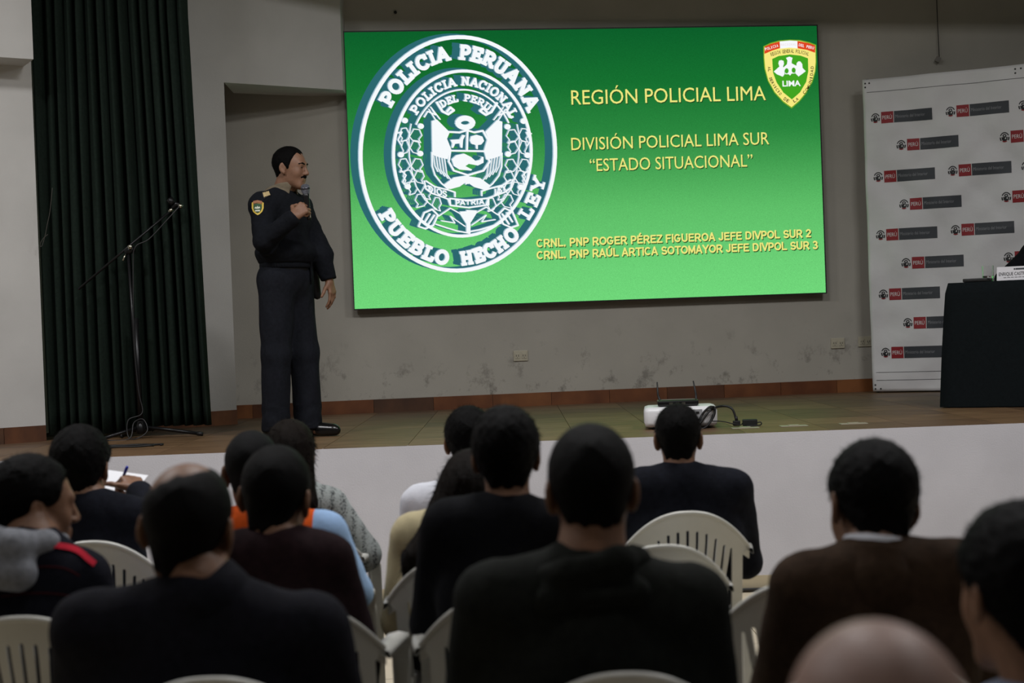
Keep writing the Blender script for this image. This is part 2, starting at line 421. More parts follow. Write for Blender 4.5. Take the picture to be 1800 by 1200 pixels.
# skirting of cut tiles
bmats = [wood_tile('skirting_tile_%d' % i, c, d, .45) for i, (c, d) in enumerate([((92, 50, 24), (120, 72, 38)), ((70, 40, 22), (98, 58, 32)), ((104, 60, 30), (134, 84, 46)), ((60, 38, 24), (84, 54, 34))])]
bme = []
for i in range(4):
    bm = bmesh.new(); box_bm(bm, (0, -.012, 0), (T - .003, 0, .1)); me = bm_mesh('skirting_tile', bm); me.materials.append(bmats[i]); bme.append(me)
def skirting(name, a, b, first=0.0):
    a = Vector(a); b = Vector(b); d = (b - a); L = d.length; d.normalize(); root = struct(box(name, (0, -.004, HS), (L, 0, HS + .099), M_grout))
    root.location = (a.x, a.y, 0); root.rotation_euler = (0, 0, math.atan2(d.y, d.x)); x = -first; k = 0
    while x < L:
        o = bpy.data.objects.new('skirting_tile', bme[random.choice((0, 0, 1, 2, 3))]); COL.objects.link(o); o.parent = root
        x0 = max(x, 0); x1 = min(x + T, L); o.location = (x0, -.001, HS); o.scale = ((x1 - x0) / T, 1, 1); x += T
skirting('baseboard_back', (-2.2, wb(-2.2)), (4.2, wb(4.2)), .2)
skirting('baseboard_splay', tuple(a_), tuple(A0))
skirting('baseboard_left', tuple(Vector((LW0.x, LW0.y)) - ld * .8), tuple(l1), .1)
# hall floor
M_ft = mat('hall_tile', (196, 184, 160), .4, noise=.06, nscale=6)
fl = struct(box('floor', (-6.7, -5.2, -.2), (6.7, YE + .1, -.01), mat('hall_grout', (120, 110, 95), .9)))
bm = bmesh.new(); box_bm(bm, (-.198, -.198, -.01), (.198, .198, 0)); ftm = bm_mesh('floor_tile', bm); ftm.materials.append(M_ft)
for i in range(-7, 8):
    for j in range(17):
        o = bpy.data.objects.new('floor_tile', ftm); COL.objects.link(o); o.parent = fl; o.location = (i * .4 + .07, YE - .22 - .4 * j, 0)
# tile skirting of the stage front
M_fs = mat('fascia_tile', (184, 172, 146), .45, noise=.08, nscale=8)
fb = struct(box('baseboard_stage_front', (-6.5, YE - .004, .0), (6.5, YE + .1, .085), MATS['hall_grout']))
bm = bmesh.new(); box_bm(bm, (-.098, -.012, .012), (.098, 0, .085)); fsm = bm_mesh('skirting_tile', bm); fsm.materials.append(M_fs)
for i in range(-18, 19):
    o = bpy.data.objects.new('skirting_tile', fsm); COL.objects.link(o); o.parent = fb; o.location = (i * .2 + .05, YE - .004, 0)
M_blk = mat('black_rubber', (16, 16, 17), .55)
tag(tube('floor_cable', spline([(x, YE - .035 + .006 * math.sin(x * 3), .016) for x in np.arange(-4, 4.3, .5)], 4), .008, M_blk), 'black cable lying along the foot of the white stage front', 'cable')

# =================================================================== CURTAIN
def curtain():
    cu = empty('curtain', (P(215, 760, 9.06).x, 9.06, HS), 'tall dark green pleated curtain hanging at the left of the stage', 'curtain')
    xl = P(64, 372, 9.06).x; xr_top = P(324, 0, 9.06).x; xr = P(373, 750, 9.06).x; M_c = cloth('curtain_green', (29, 39, 33), .2, .2)
    ns, nz = 300, 26; V = []
    folds = sorted(random.uniform(0, 1) for _ in range(26))
    ph = np.cumsum(np.abs(rng.normal(1, .45, 400))); ph = ph / ph[-1]
    s = np.linspace(0, 1, ns); warp = np.interp(s, np.linspace(0, 1, 400), ph)
    for iz in range(nz):
        t = iz / (nz - 1)                      # 0 at hem
        z = HS + .03 + (4.5 - HS) * t
        x1 = xr + (xr_top - xr) * min(1, t * 1.0 / .72); am = .055 + .03 * (1 - t)
        for k in range(ns):
            y = 9.06 + am * math.sin(warp[k] * 2 * math.pi * 15 + .5 * math.sin(t * 3 + s[k] * 5)) + .03 * math.sin(s[k] * 9 + 1.5 * (1 - t)) + .012 * math.sin(warp[k] * 2 * math.pi * 37 + t * 2)
            hem = .03 * (s[k] > .66) * (iz == 0)
            V.append((xl + (x1 - xl) * s[k] + .012 * math.cos(warp[k] * 2 * math.pi * 15), y, z + hem))
    Q = [(i * ns + k, i * ns + k + 1, (i + 1) * ns + k + 1, (i + 1) * ns + k) for i in range(nz - 1) for k in range(ns - 1)]
    o = obj('drape', np_mesh('drape', np.array(V) - A(cu.location), Q), M_c, cu); md = o.modifiers.new('t', 'SOLIDIFY'); md.thickness = .004
    tube('curtain_rail', [(-.95, 0, 4.5 - HS + .04), (.95, 0, 4.5 - HS + .04)], .018, mat('dark_steel', (40, 40, 42), .4, .8), cu)
    c = [P(x, y, 8.86) for x, y in ((92, 330), (88, 370), (83, 395), (79, 415), (74, 431), (71, 433), (71, 428), (76, 419), (84, 412))]
    tube('pull_cord', [tuple(q - Vector(cu.location)) for q in spline(c, 5)], .0022, mat('cord_grey', (70, 68, 62), .9), cu, 6)
curtain()

# =================================================================== SCREEN
so = P(605, 57, 10.60); so2 = P(1435, 40, 11.0)
sx_ = Vector((so2.x - so.x, so2.y - so.y, 0)); SWID = sx_.length; sx_.normalize(); sn = Vector((sx_.y, -sx_.x, 0)); szv = Vector((0, 0, 1))
sbl = Pplane(622, 543, so, sn); SHEI = so.z - sbl.z
SO = Vector((so.x, so.y, sbl.z))
def S(px, py):
    q = Pplane(px, py, SO, sn) - SO; return (q.dot(sx_), q.z)
def Sw(u, v, z=0): return SO + sx_ * u + szv * v + sn * (.002 + z)
scr = empty('projection_screen', SO + sx_ * SWID / 2, 'wide glowing green presentation screen on the back wall with round seal', 'screen')
ROOT_S = Vector(scr.location)
def Sl(u, v, z=0): return Sw(u, v, z) - ROOT_S
def slide_mat():
    m = bpy.data.materials.new('slide_green'); m.use_nodes = True; nt = m.node_tree; nt.nodes.remove(nt.nodes['Principled BSDF'])
    e = nt.nodes.new('ShaderNodeEmission'); tc = nt.nodes.new('ShaderNodeTexCoord'); sp = nt.nodes.new('ShaderNodeSeparateXYZ'); nt.links.new(tc.outputs['Object'], sp.inputs[0])
    r = nt.nodes.new('ShaderNodeMapRange'); r.inputs[1].default_value = 0; r.inputs[2].default_value = SHEI; nt.links.new(sp.outputs[2], r.inputs[0])
    n = nt.nodes.new('ShaderNodeTexNoise'); n.inputs['Scale'].default_value = 260; n.inputs['Detail'].default_value = 1; nt.links.new(tc.outputs['Object'], n.inputs['Vector'])
    cr = nt.nodes.new('ShaderNodeValToRGB'); el = cr.color_ramp.elements
    stops = [(0, (112, 214, 122)), (.12, (108, 208, 118)), (.33, (94, 190, 104)), (.5, (66, 158, 80)), (.62, (42, 134, 62)), (.8, (22, 112, 48)), (1, (12, 94, 42))]
    while len(el) < len(stops): el.new(.5)
    for k, (p, c) in enumerate(stops): el[k].position = p; el[k].color = (*lin(c), 1)
    nt.links.new(r.outputs[0], cr.inputs[0])
    mr = nt.nodes.new('ShaderNodeMapRange'); mr.inputs[1].default_value = .3; mr.inputs[2].default_value = .7; mr.inputs[3].default_value = .86; mr.inputs[4].default_value = 1.14; nt.links.new(n.outputs['Fac'], mr.inputs[0])
    nt.links.new(mr.outputs[0], e.inputs[1]); nt.links.new(cr.outputs[0], e.inputs[0]); nt.links.new(e.outputs[0], nt.nodes['Material Output'].inputs[0]); return m
M_slide = slide_mat()
fl2 = Flat(); fl2.poly([(0, 0), (SWID, 0), (SWID, SHEI), (0, SHEI)]); fl2.build('slide', [M_slide], scr, lambda u, v, z: Sl(u, v, z))
# cabinet behind the lit face
M_bez = mat('screen_black', (14, 15, 16), .5)
Ms = Matrix(((sx_.x, -sn.x, 0, 0), (sx_.y, -sn.y, 0, 0), (0, 0, 1, 0), (0, 0, 0, 1)))
bm = bmesh.new(); box_bm(bm, (-.006 - SWID / 2, .0, -.008), (SWID / 2 + .010, .05, SHEI + .010), 0, Ms); obj('cabinet', bm_mesh('cabinet', bm), M_bez, scr)
for s in (-.6, 1.2):
    bm = bmesh.new(); box_bm(bm, (s, .05, SHEI * .3), (s + .08, .075, SHEI * .36), 0, Ms); obj('bracket', bm_mesh('bracket', bm), M_bez, scr)
M_txt = emat('slide_text_yellow', (238, 232, 128)); M_tsh = emat('slide_text_shadow', (30, 70, 32)); M_wht = emat('slide_white', (246, 250, 252)); M_teal = emat('slide_teal', (44, 104, 112))
M_tl2 = emat('slide_pale_teal', (158, 188, 204))
def slide_text(s, x0, y0, x1, y1, cap, bold=0):
    for dx, dy, z, m in ((1.3, 1.6, .001, 1), (0, 0, .002, 0)):
        f = Flat()
        a = S(x0 + dx, y0 + dy); b = S(x1 + dx, y1 + dy); c = S(x0 + dx - cap * .037, y0 + dy - cap)
        (f.sans(s, a, (b[0] - a[0], b[1] - a[1]), (c[0] - a[0], c[1] - a[1]), .2, z, m) if bold else f.text(s, a, (b[0] - a[0], b[1] - a[1]), (c[0] - a[0], c[1] - a[1]), z, m))
        f.build('lettering_shadow' if m else 'slide_lettering', [M_txt, M_tsh], scr, lambda u, v, z: Sl(u, v, z))
def arcp(cx, cy, rx, ry, a0, a1, n=10): return [(cx + rx * math.cos(math.radians(a0 + (a1 - a0) * k / n)), cy + ry * math.sin(math.radians(a0 + (a1 - a0) * k / n))) for k in range(n + 1)]
SANS = {'A': (.92, [[(.06, 0), (.42, 1), (.78, 0)], [(.2, .3), (.64, .3)]]), 'C': (.95, [arcp(.46, .5, .36, .42, 50, 310, 14)]), 'D': (.95, [[(.14, .08), (.14, .92), (.42, .92)] + arcp(.42, .5, .36, .42, 90, -90, 10) + [(.14, .08)]]), 'E': (.86, [[(.72, .92), (.14, .92), (.14, .08), (.74, .08)], [(.14, .52), (.66, .52)]]),
 'F': (.8, [[(.7, .92), (.14, .92), (.14, 0)], [(.14, .5), (.62, .5)]]), 'G': (1.0, [arcp(.46, .5, .36, .42, 45, 320, 14) + [(.8, .46), (.5, .46)]]), 'I': (.36, [[(.18, 0), (.18, 1)]]), 'J': (.74, [[(.54, 1), (.54, .3)] + arcp(.32, .28, .22, .2, 0, -180, 8)]), 'L': (.8, [[(.14, 1), (.14, .08), (.7, .08)]]),
 'M': (1.06, [[(.12, 0), (.12, .95), (.5, .15), (.88, .95), (.88, 0)]]), 'N': (.94, [[(.13, 0), (.13, .95), (.74, .05), (.74, 1)]]), 'O': (1.0, [arcp(.48, .5, .38, .42, 0, 360, 18)]), 'P': (.86, [[(.14, 0), (.14, .92), (.42, .92)] + arcp(.45, .67, .25, .25, 90, -90, 8) + [(.14, .42)]]),
 'R': (.94, [[(.14, 0), (.14, .92), (.46, .92)] + arcp(.48, .68, .25, .24, 90, -90, 8) + [(.14, .44)], [(.46, .44), (.8, 0)]]), 'S': (.86, [arcp(.42, .7, .27, .22, 25, 270, 10) + arcp(.42, .28, .3, .21, 90, -155, 10)]), 'T': (.84, [[(.04, .92), (.8, .92)], [(.42, .92), (.42, 0)]]),
 'U': (.94, [[(.13, 1), (.13, .34)] + arcp(.44, .34, .31, .26, 180, 360, 10) + [(.75, 1)]]), 'V': (.86, [[(.04, 1), (.42, .05), (.8, 1)]]), 'Y': (.86, [[(.04, 1), (.42, .45), (.8, 1)], [(.42, .45), (.42, 0)]]), 'Z': (.8, [[(.06, .92), (.7, .92), (.06, .08), (.74, .08)]]), ' ': (.4, []), '.': (.38, [[(.14, .0), (.14, .16)]]),
 '2': (.76, [arcp(.36, .68, .26, .25, 165, -20, 8) + [(.08, .08), (.66, .08)]]), '3': (.76, [arcp(.34, .72, .24, .21, 150, -90, 8), arcp(.34, .28, .28, .23, 90, -150, 8)])}
SANS['É'] = (SANS['E'][0], SANS['E'][1] + [[(.36, 1.1), (.52, 1.28)]]); SANS['Ú'] = (SANS['U'][0], SANS['U'][1] + [[(.38, 1.1), (.54, 1.28)]])
slide_text('REGIÓN POLICIAL LIMA', 1004.5, 184, 1346, 176, 25)
slide_text('DIVISIÓN POLICIAL LIMA SUR', 1004.5, 264, 1352, 253.5, 21.5)
slide_text('“ESTADO SITUACIONAL”', 1037, 301, 1323, 292.5, 21.5)
slide_text('CRNL. PNP ROGER PÉREZ FIGUEROA JEFE DIVPOL SUR 2', 943, 434.5, 1426, 416.5, 14, .016)
slide_text('CRNL. PNP RAÚL ARTICA SOTOMAYOR JEFE DIVPOL SUR 3', 943.5, 455.5, 1438, 437, 14, .016)

# ---- slab-serif letters of the seal, as strokes in a unit box (x 0..w, y 0..1 up)
def ser(x, y, l=.2): return [(x - l, y), (x + l, y)]
LET = {
 'P': (.8, [[(.22, .05), (.22, .95)], [(.1, .95), (.45, .95)] + arcp(.42, .7, .28, .25, 90, -90) + [(.22, .45)]], [ser(.22, .05)]),
 'O': (.95, [arcp(.47, .5, .36, .45, 0, 360, 20)], []),
 'L': (.75, [[(.22, .95), (.22, .05)], [(.05, .05), (.68, .05), (.7, .3)]], [ser(.22, .95)]),
 'I': (.5, [[(.25, .05), (.25, .95)]], [ser(.25, .05), ser(.25, .95)]),
 'C': (.85, [arcp(.46, .5, .36, .45, 45, 315, 16), [(.76, .95), (.74, .65)]], []),
 'A': (.95, [[(.12, .05), (.45, .97), (.82, .05)], [(.25, .33), (.68, .33)]], [ser(.12, .05, .16), ser(.82, .05, .16)]),
 'E': (.8, [[(.22, .05), (.22, .95)], [(.05, .95), (.68, .95), (.7, .72)], [(.22, .5), (.52, .5), (.52, .38), (.52, .62)], [(.05, .05), (.7, .05), (.72, .3)]], []),
 'R': (.9, [[(.22, .05), (.22, .95)], [(.08, .95), (.45, .95)] + arcp(.45, .72, .27, .23, 90, -90) + [(.22, .49)], [(.45, .49), (.78, .05), (.88, .08)]], [ser(.22, .05)]),
 'U': (.9, [[(.2, .95), (.2, .35)] + arcp(.45, .33, .25, .28, 180, 360) + [(.7, .95)]], [ser(.2, .95, .17), ser(.7, .95, .17)]),
 'N': (1., [[(.2, .05), (.2, .95), (.75, .08), (.75, .95)]], [ser(.2, .05, .16), ser(.75, .95, .16), ser(.13, .95, .1)]),
 'B': (.85, [[(.2, .05), (.2, .95)], [(.06, .95), (.45, .95)] + arcp(.43, .73, .22, .22, 90, -90) + [(.2, .51)], [(.43, .51)] + arcp(.45, .28, .27, .23, 90, -90) + [(.06, .05)]], []),
 'H': (1., [[(.2, .05), (.2, .95)], [(.75, .05), (.75, .95)], [(.2, .5), (.75, .5)]], [ser(.2, .05, .17), ser(.2, .95, .17), ser(.75, .05, .17), ser(.75, .95, .17)]),
 'Y': (.9, [[(.1, .95), (.45, .45), (.8, .95)], [(.45, .45), (.45, .05)]], [ser(.1, .95, .15), ser(.8, .95, .15), ser(.45, .05)]),
 'D': (.9, [[(.22, .05), (.22, .95)], [(.06, .95), (.4, .95)] + arcp(.4, .5, .36, .45, 90, -90) + [(.06, .05)]], []),
 'S': (.75, [arcp(.38, .72, .25, .23, 20, 270, 12) + arcp(.38, .27, .27, .23, 90, -160, 12)], []),
 'T': (.85, [[(.42, .05), (.42, .95)], [(.06, .7), (.06, .95), (.78, .95), (.78, .7)]], [ser(.42, .05)]),
}
seal_shapes = []       # (points px, width px) strokes and filled polys, all in photo pixels on the slide
def SEALstroke(p, wd, cl=False): seal_shapes.append(('s', p, wd, cl))
def SEALpoly(p): seal_shapes.append(('p', p, 0, 0))
TILT = -.02
def ell(c, rx, ry, a):                    # angle from the top, clockwise
    x = rx * math.sin(a); y = -ry * math.cos(a); return (c[0] + x - y * TILT * 0, c[1] + y + x * TILT)
def arc_word(word, c, rx, ry, a0, a1, hgt, wd, bottom=False, stretch=1.0):
    ws = [LET[ch][0] for ch in word]; tot = sum(ws) + .08 * (len(word) - 1); a = 0
    for ch, wv in zip(word, ws):
        tm = (a + wv / 2) / tot; ang = math.radians(a0 + (a1 - a0) * tm)
        if bottom:
            p0 = ell(c, rx, ry, math.pi - ang); p1 = ell(c, rx, ry, math.pi - ang - .01)
        else:
            p0 = ell(c, rx, ry, ang); p1 = ell(c, rx, ry, ang + .01)
        t = np.array(p1) - np.array(p0); t = t / np.hypot(*t); nrm = np.array([t[1], -t[0]])     # up of the letter (pixels, y down)
        span = abs(math.radians(a1 - a0)) * math.hypot(rx * math.cos(ang), ry * math.sin(ang)) * (1 / tot) * stretch
        for kind, sts, ww in ((0, LET[ch][1], wd), (1, LET[ch][2], wd * .75)):
            for st in sts:
                SEALstroke([np.array(p0) + t * (x - wv / 2) * span + nrm * (y - .5) * hgt for x, y in st], ww)
        a += wv + .08
CO = (805, 270.5)
def ringpts(c, rx, ry, a0=0, a1=360, n=90): return [ell(c, rx, ry, math.radians(a0 + (a1 - a0) * k / n)) for k in range(n + 1)]
SEALstroke(ringpts(CO, 171, 205), 6.5)
arc_word('POLICIA', CO, 148, 178, -60, -6, 24, 6.8)
arc_word('PERUANA', CO, 148, 178, 1, 65, 24, 6.8)
arc_word('PUEBLO', CO, 152, 184, -58, -6, 23, 6.8, True)
arc_word('HECHO', CO, 152, 184, 2, 42, 23, 6.8, True)
arc_word('LEY', CO, 149, 178, 50, 76, 21, 5.2, True, .9)
CI = (813, 270)
SEALstroke(ringpts(CI, 121, 145), 5)
SEALstroke(ringpts(CI, 92, 112, -62, 62, 40), 2.6)
arc_word('POLICIA', CI, 106, 127, -55, -6, 15, 3.6)
arc_word('NACIONAL', CI, 106, 127, -1, 60, 15, 3.6)
arc_word('DEL', CI, 80, 98, -29, -6, 12, 2.9)
arc_word('PERU', CI, 80, 98, 2, 38, 12, 2.9)
def Z(pts): return [(680 + x / 5, 180 + y / 5) for x, y in pts]       # from a 5x crop of the crest
SEALstroke(Z(arcp(690, 180, 62, 40, 0, 360, 24)), 9, False)
for q in arcp(690, 180, 75, 48, 0, 345, 16): SEALpoly(Z(arcp(q[0], q[1], 15, 12, 0, 315, 8)))
SEALstroke(Z([(545, 260), (520, 320), (560, 420), (545, 520), (590, 600), (715, 640), (850, 600), (905, 520), (860, 430), (890, 330), (845, 250), (770, 265), (705, 245), (640, 265), (545, 260)]), 3.2)
SEALstroke(Z([(550, 425), (870, 430)]), 3); SEALstroke(Z([(710, 260), (705, 420)]), 3.4)
SEALpoly(Z([(560, 330), (640, 325), (665, 285), (690, 290), (670, 330), (665, 400), (650, 400), (640, 360), (600, 365), (585, 400), (568, 400), (575, 360)]))
SEALpoly(Z([(740, 300), (790, 285), (840, 300), (855, 340), (830, 370), (800, 375), (800, 410), (785, 410), (782, 375), (745, 365), (730, 335)]))
SEALpoly(Z([(570, 500), (610, 465), (680, 450), (740, 480), (780, 515), (820, 505), (835, 480), (800, 470), (850, 480), (850, 530), (800, 555), (720, 540), (690, 560), (750, 590), (740, 600), (640, 590), (590, 560)]))
for s in (0, 1):
    def mz(pts): return Z([(1410 - x, y + 5) if s else (x, y) for x, y in pts])
    SEALpoly(mz([(395, 165), (440, 150), (490, 200), (545, 255), (515, 320), (555, 425), (535, 500), (470, 485), (400, 462)]))
    for k in range(5): SEALstroke(mz([(412 + 24 * k, 470 + 4 * k), (425 + 26 * k, 560 + 18 * k), (450 + 30 * k, 610 + 20 * k)]), 1.7)
    SEALstroke(mz([(398, 440), (400, 560), (425, 640), (480, 710), (540, 760)]), 2.4)
    SEALpoly(mz([(500, 725), (590, 660), (720, 640), (720, 720), (690, 705), (640, 740), (560, 762), (520, 755)]))
    SEALstroke(mz([(385, 40), (470, 150)]), 2); SEALstroke(mz([(370, 60), (440, 170)]), 2); SEALstroke(mz([(330, 130), (360, 80), (430, 110), (400, 60)]), 2.4)
    SEALstroke(mz([(440, 0), (490, 80), (540, 105), (590, 70), (560, 45), (530, 80)]), 4)
    def mz(pts): return Z([(1362 - x, y + 5) if s else (x, y) for x, y in pts])
    SEALstroke(mz([(215, 190), (195, 300), (200, 480), (225, 620), (260, 740), (340, 860), (440, 940)]), 1.7)
    for k, (x, y) in enumerate([(160, 160), (300, 210), (125, 460), (295, 450), (185, 740)]): SEALpoly(mz(arcp(x, y, 27, 25, 0, 330, 12)))
    for k, (x, y, dx) in enumerate([(205, 290, -90), (200, 300, 110), (200, 400, -70), (205, 400, 90), (205, 560, -100), (215, 560, 105), (235, 660, -90), (240, 660, 90), (270, 760, -80), (300, 800, 95), (360, 870, -110), (400, 900, 80)]):
        SEALstroke(mz([(x, y), (x + dx * .35, y - 65), (x + dx * .8, y - 60), (x + dx, y - 10), (x + dx * .75, y + 25), (x + dx * .9, y + 55), (x + dx * .3, y + 40), (x, y)]), 1.5)
    SEALstroke(mz([(130, 600), (170, 640), (140, 700), (190, 760)]), 2.2); SEALstroke(mz([(90, 270), (135, 260), (100, 330), (130, 380)]), 2.2)
    def mz(pts): return Z([(1435 - x, y - 10) if s else (x, y) for x, y in pts])
    SEALstroke(mz([(280, 1090), (330, 970), (400, 940), (450, 990), (410, 1080), (340, 1110), (280, 1090)]), 2.8)
    SEALstroke(mz([(330, 1060), (380, 980)]), 3); SEALstroke(mz([(360, 1080), (420, 990)]), 3)
    SEALstroke(mz([(455, 1000), (560, 930), (650, 980), (700, 1060)]), 2); SEALstroke(mz([(430, 1070), (520, 1100), (620, 1130), (730, 1150)]), 2.4); SEALstroke(mz([(480, 1040), (600, 1060), (560, 1000), (690, 1090)]), 1.8)
    SEALpoly(mz([(640, 960), (735, 955), (735, 1150), (700, 1150), (700, 1050)]))
    # scroll
    SEALstroke(mz([(330, 690), (345, 760), (400, 800), (540, 850), (560, 905)]), 2.6); SEALstroke(mz([(345, 690), (420, 740), (540, 770), (600, 790), (600, 830)]), 2.6)
SEALstroke(Z([(555, 845), (720, 862), (895, 842), (895, 900), (720, 925), (560, 905), (555, 845)]), 2.6)
def flatword(word, x0, y0, x1, y1, hgt, wd):
    ws = [LET[c][0] for c in word]; tot = sum(ws); a = 0
    for ch, wv in zip(word, ws):
        t = a / tot; o = np.array((x0 + (x1 - x0) * t, y0 + (y1 - y0) * t)); xv = np.array((x1 - x0, y1 - y0)) / tot
        for st in LET[ch][1]: SEALstroke(Z([o + xv * x + np.array((0, -hgt)) * y for x, y in st]), wd)
        a += wv
flatword('DIOS', 360, 780, 530, 835, 52, 2); flatword('PATRIA', 600, 905, 860, 895, 45, 2); flatword('LEY', 945, 815, 1050, 770, 52, 2)
f = Flat(); SH = (-15, -3.2)
def emit_shape(f, sh, dx, dy, z, m, grow=0):
    kind, pts, wd, cl = sh
    q = [S(p[0] + dx, p[1] + dy) for p in pts]
    if kind == 's': f.stroke(q, (wd + grow) * SWID / 832, z, m)
    else: f.poly(q, z, m)
for i, sh in enumerate(seal_shapes):
    N = 5
    for k in range(N):
        t = (k + 1) / N; emit_shape(f, sh, SH[0] * t, SH[1] * t, .0012 + .0004 * (1 - t), 1)
    emit_shape(f, sh, SH[0] * .12, SH[1] * .2, .0018, 2)
    emit_shape(f, sh, 0, 0, .0026, 0)
f.build('seal', [M_wht, M_teal, M_tl2], scr, lambda u, v, z: Sl(u, v, z))['label'] = 'round white seal with ring lettering and coat of arms'

# ---- shield emblem at the upper right of the slide
def E(pts): return [S(1330 + x / 8.575, 60 + y / 8.575) for x, y in pts]
f = Flat()
def shield(cx, sc, top=True):
    r = [(108, 190), (210, 140), (340, 105), (500, 92), (650, 98), (790, 130), (888, 168), (892, 420), (880, 560), (835, 720), (740, 890), (640, 1010), (525, 1110), (400, 1020), (270, 880), (170, 700), (122, 520), (108, 350)]
    return [(505 + (x - 505) * sc[0], 520 + (y - 520) * sc[1]) for x, y in r]
def fan(f, pts, z, m):
    c = np.mean(np.array(pts), axis=0)
    for a, b in zip(pts, pts[1:] + pts[:1]): f.poly([tuple(c), a, b], z, m)
fan(f, E(shield(0, (1.02, 1.02))), .001, 0); fan(f, E(shield(0, (.985, .985))), .0014, 1)
f.poly(E([(118, 190), (210, 148), (345, 112), (352, 212), (230, 250), (116, 300)]), .0018, 2); f.poly(E([(612, 105), (780, 135), (880, 172), (880, 282), (760, 240), (615, 215)]), .0018, 2)
f.poly(E([(345, 112), (500, 98), (612, 105), (615, 215), (490, 205), (352, 220)]), .0018, 3)
fan(f, E([(232, 375), (330, 330), (500, 308), (660, 325), (772, 365), (776, 560), (745, 720), (650, 880), (530, 985), (400, 880), (300, 730), (245, 580)]), .0018, 4)
for sil in ([(255, 565), (340, 490), (325, 440), (335, 400), (370, 392), (405, 405), (410, 450), (395, 490), (410, 510), (420, 600), (395, 645), (300, 605)],
            [(440, 360), (490, 340), (540, 358), (528, 400), (525, 440), (600, 480), (590, 520), (560, 620), (490, 625), (430, 610), (405, 500), (455, 455), (462, 400)],
            [(600, 440), (625, 412), (655, 412), (685, 450), (690, 510), (738, 560), (630, 640), (575, 600), (595, 500)]): fan(f, E(sil), .0022, 3)
for cx, cy in ((450, 555), (555, 545)):
    fan(f, E(arcp(cx, cy, 30, 40, 0, 340, 12)), .0026, 4); f.poly(E([(cx - 60, cy + 90), (cx - 30, cy + 50), (cx + 30, cy + 50), (cx + 70, cy + 90)]), .0026, 4)
def etext(s, a, b, cap, m, bold=0, z=.003):
    A_ = E([a])[0]; B_ = E([b])[0]; d = np.array(B_) - np.array(A_); L = np.hypot(*d); n = np.array([-d[1], d[0]]) / L * cap / 8.575 * SWID / 832; f.text(s, A_, d, n, z, m, bold)
etext('LIMA', (388, 788), (662, 780), 80, 3, .03)
def along(s, path, cap, m, z=.003):
    """letters one by one along a path in crop pixels"""
    path = [np.array(p, float) for p in path]; seg = [np.hypot(*(b - a)) for a, b in zip(path[:-1], path[1:])]; tot = sum(seg)
    def at(d):
        for a, b, L in zip(path[:-1], path[1:], seg):
            if d <= L: return a + (b - a) * d / L
            d -= L
        return path[-1]
    n = len(s); st = tot / n
    for i, ch in enumerate(s):
        if ch != ' ': etext(ch, at(i * st + st * (.32 if ch == 'I' else .1)), at(i * st + st * (.62 if ch == 'I' else .88)), cap, m, .02, z)
along('AL  SERVICIO', [(165, 490), (172, 590), (195, 700), (250, 800), (350, 930)], 42, 5)
along('DE  LA', [(395, 985), (470, 1035), (520, 1060), (590, 1020), (640, 985)], 46, 5)
along('COMUNIDAD', [(715, 915), (790, 830), (835, 700), (850, 590), (858, 480)], 44, 5)
along('REGION GENERAL POLICIAL', [(215, 335), (330, 300), (500, 280), (650, 292), (780, 328)], 52, 5)
along('POLICIA', [(128, 250), (330, 190)], 40, 3); along('DEL PERU', [(628, 180), (860, 232)], 40, 3); along('NACIONAL', [(360, 180), (600, 172)], 36, 6)
f.build('shield_emblem', [emat('sl_gold_green', (120, 170, 40)), emat('sl_yellow', (248, 234, 128)), emat('sl_red', (222, 70, 34)), M_wht, emat('sl_green', (66, 164, 34)), emat('sl_black', (24, 26, 14)), emat('sl_pale', (240, 224, 230))], scr, lambda u, v, z: Sl(u, v, z))['label'] = 'yellow and green shield emblem with red top band'

# =================================================================== BANNER
bO = P(1535, 690, 10.88); bn0 = P(1800, 115, 10.42)
bang = math.radians(-22); bxv = Vector((math.cos(bang), math.sin(bang), 0)); bnv = Vector((bxv.y, -bxv.x, 0))
BH = Pplane(1516, 143, bO, bnv).z - bO.z; BW = 2.6
BO = Vector((bO.x, bO.y, HS + .012))
def B(px, py):
    q = Pplane(px, py, BO, bnv) - BO; return (q.dot(bxv), q.z)
def wr(u, v):
    return (.012 * math.sin(u * 3.1 + v * 1.3) + .006 * math.sin(u * 9 - v * 7 + 1) + .004 * math.sin(u * 17 + v * 13) * math.sin(v * 5 + u * 2) + .0035 * math.sin(v * 23 - u * 11 + 2 * math.sin(u * 5)) * (0.5 + .5 * math.sin(u * 4 + v * 3))) + .012 * abs(math.sin(u * 6.3 + v * 3.1 + math.sin(v * 4)))
ban = empty('backdrop_banner', BO + bxv * BW / 2, 'white vinyl backdrop banner with repeated red and grey logos behind the table', 'banner')
bL = Vector(ban.location)
def Bl(u, v, z=0): return BO + bxv * u + Vector((0, 0, v)) + bnv * (wr(u, v) + z) - bL
n1, n2 = 110, 100; V = []
for j in range(n2 + 1):
    for i in range(n1 + 1): V.append(tuple(Bl(BW * i / n1, BH * j / n2)))
Q = [(j * (n1 + 1) + i, j * (n1 + 1) + i + 1, (j + 1) * (n1 + 1) + i + 1, (j + 1) * (n1 + 1) + i) for j in range(n2) for i in range(n1)]
o = obj('vinyl_sheet', np_mesh('vinyl_sheet', V, Q), mat('vinyl_white', (214, 213, 214), .5, noise=.04, nscale=5, bump=.5, bscale=7), ban); md = o.modifiers.new('t', 'SOLIDIFY'); md.thickness = .002; md.offset = -1
M_bl = mat('print_black', (22, 22, 24), .6); M_gry = mat('print_grey', (52, 56, 62), .6); M_rd = mat('print_red', (142, 18, 28), .6); M_pw = mat('print_white', (220, 218, 218), .6)
stitch = mat('stitch_grey', (60, 60, 60), .8)
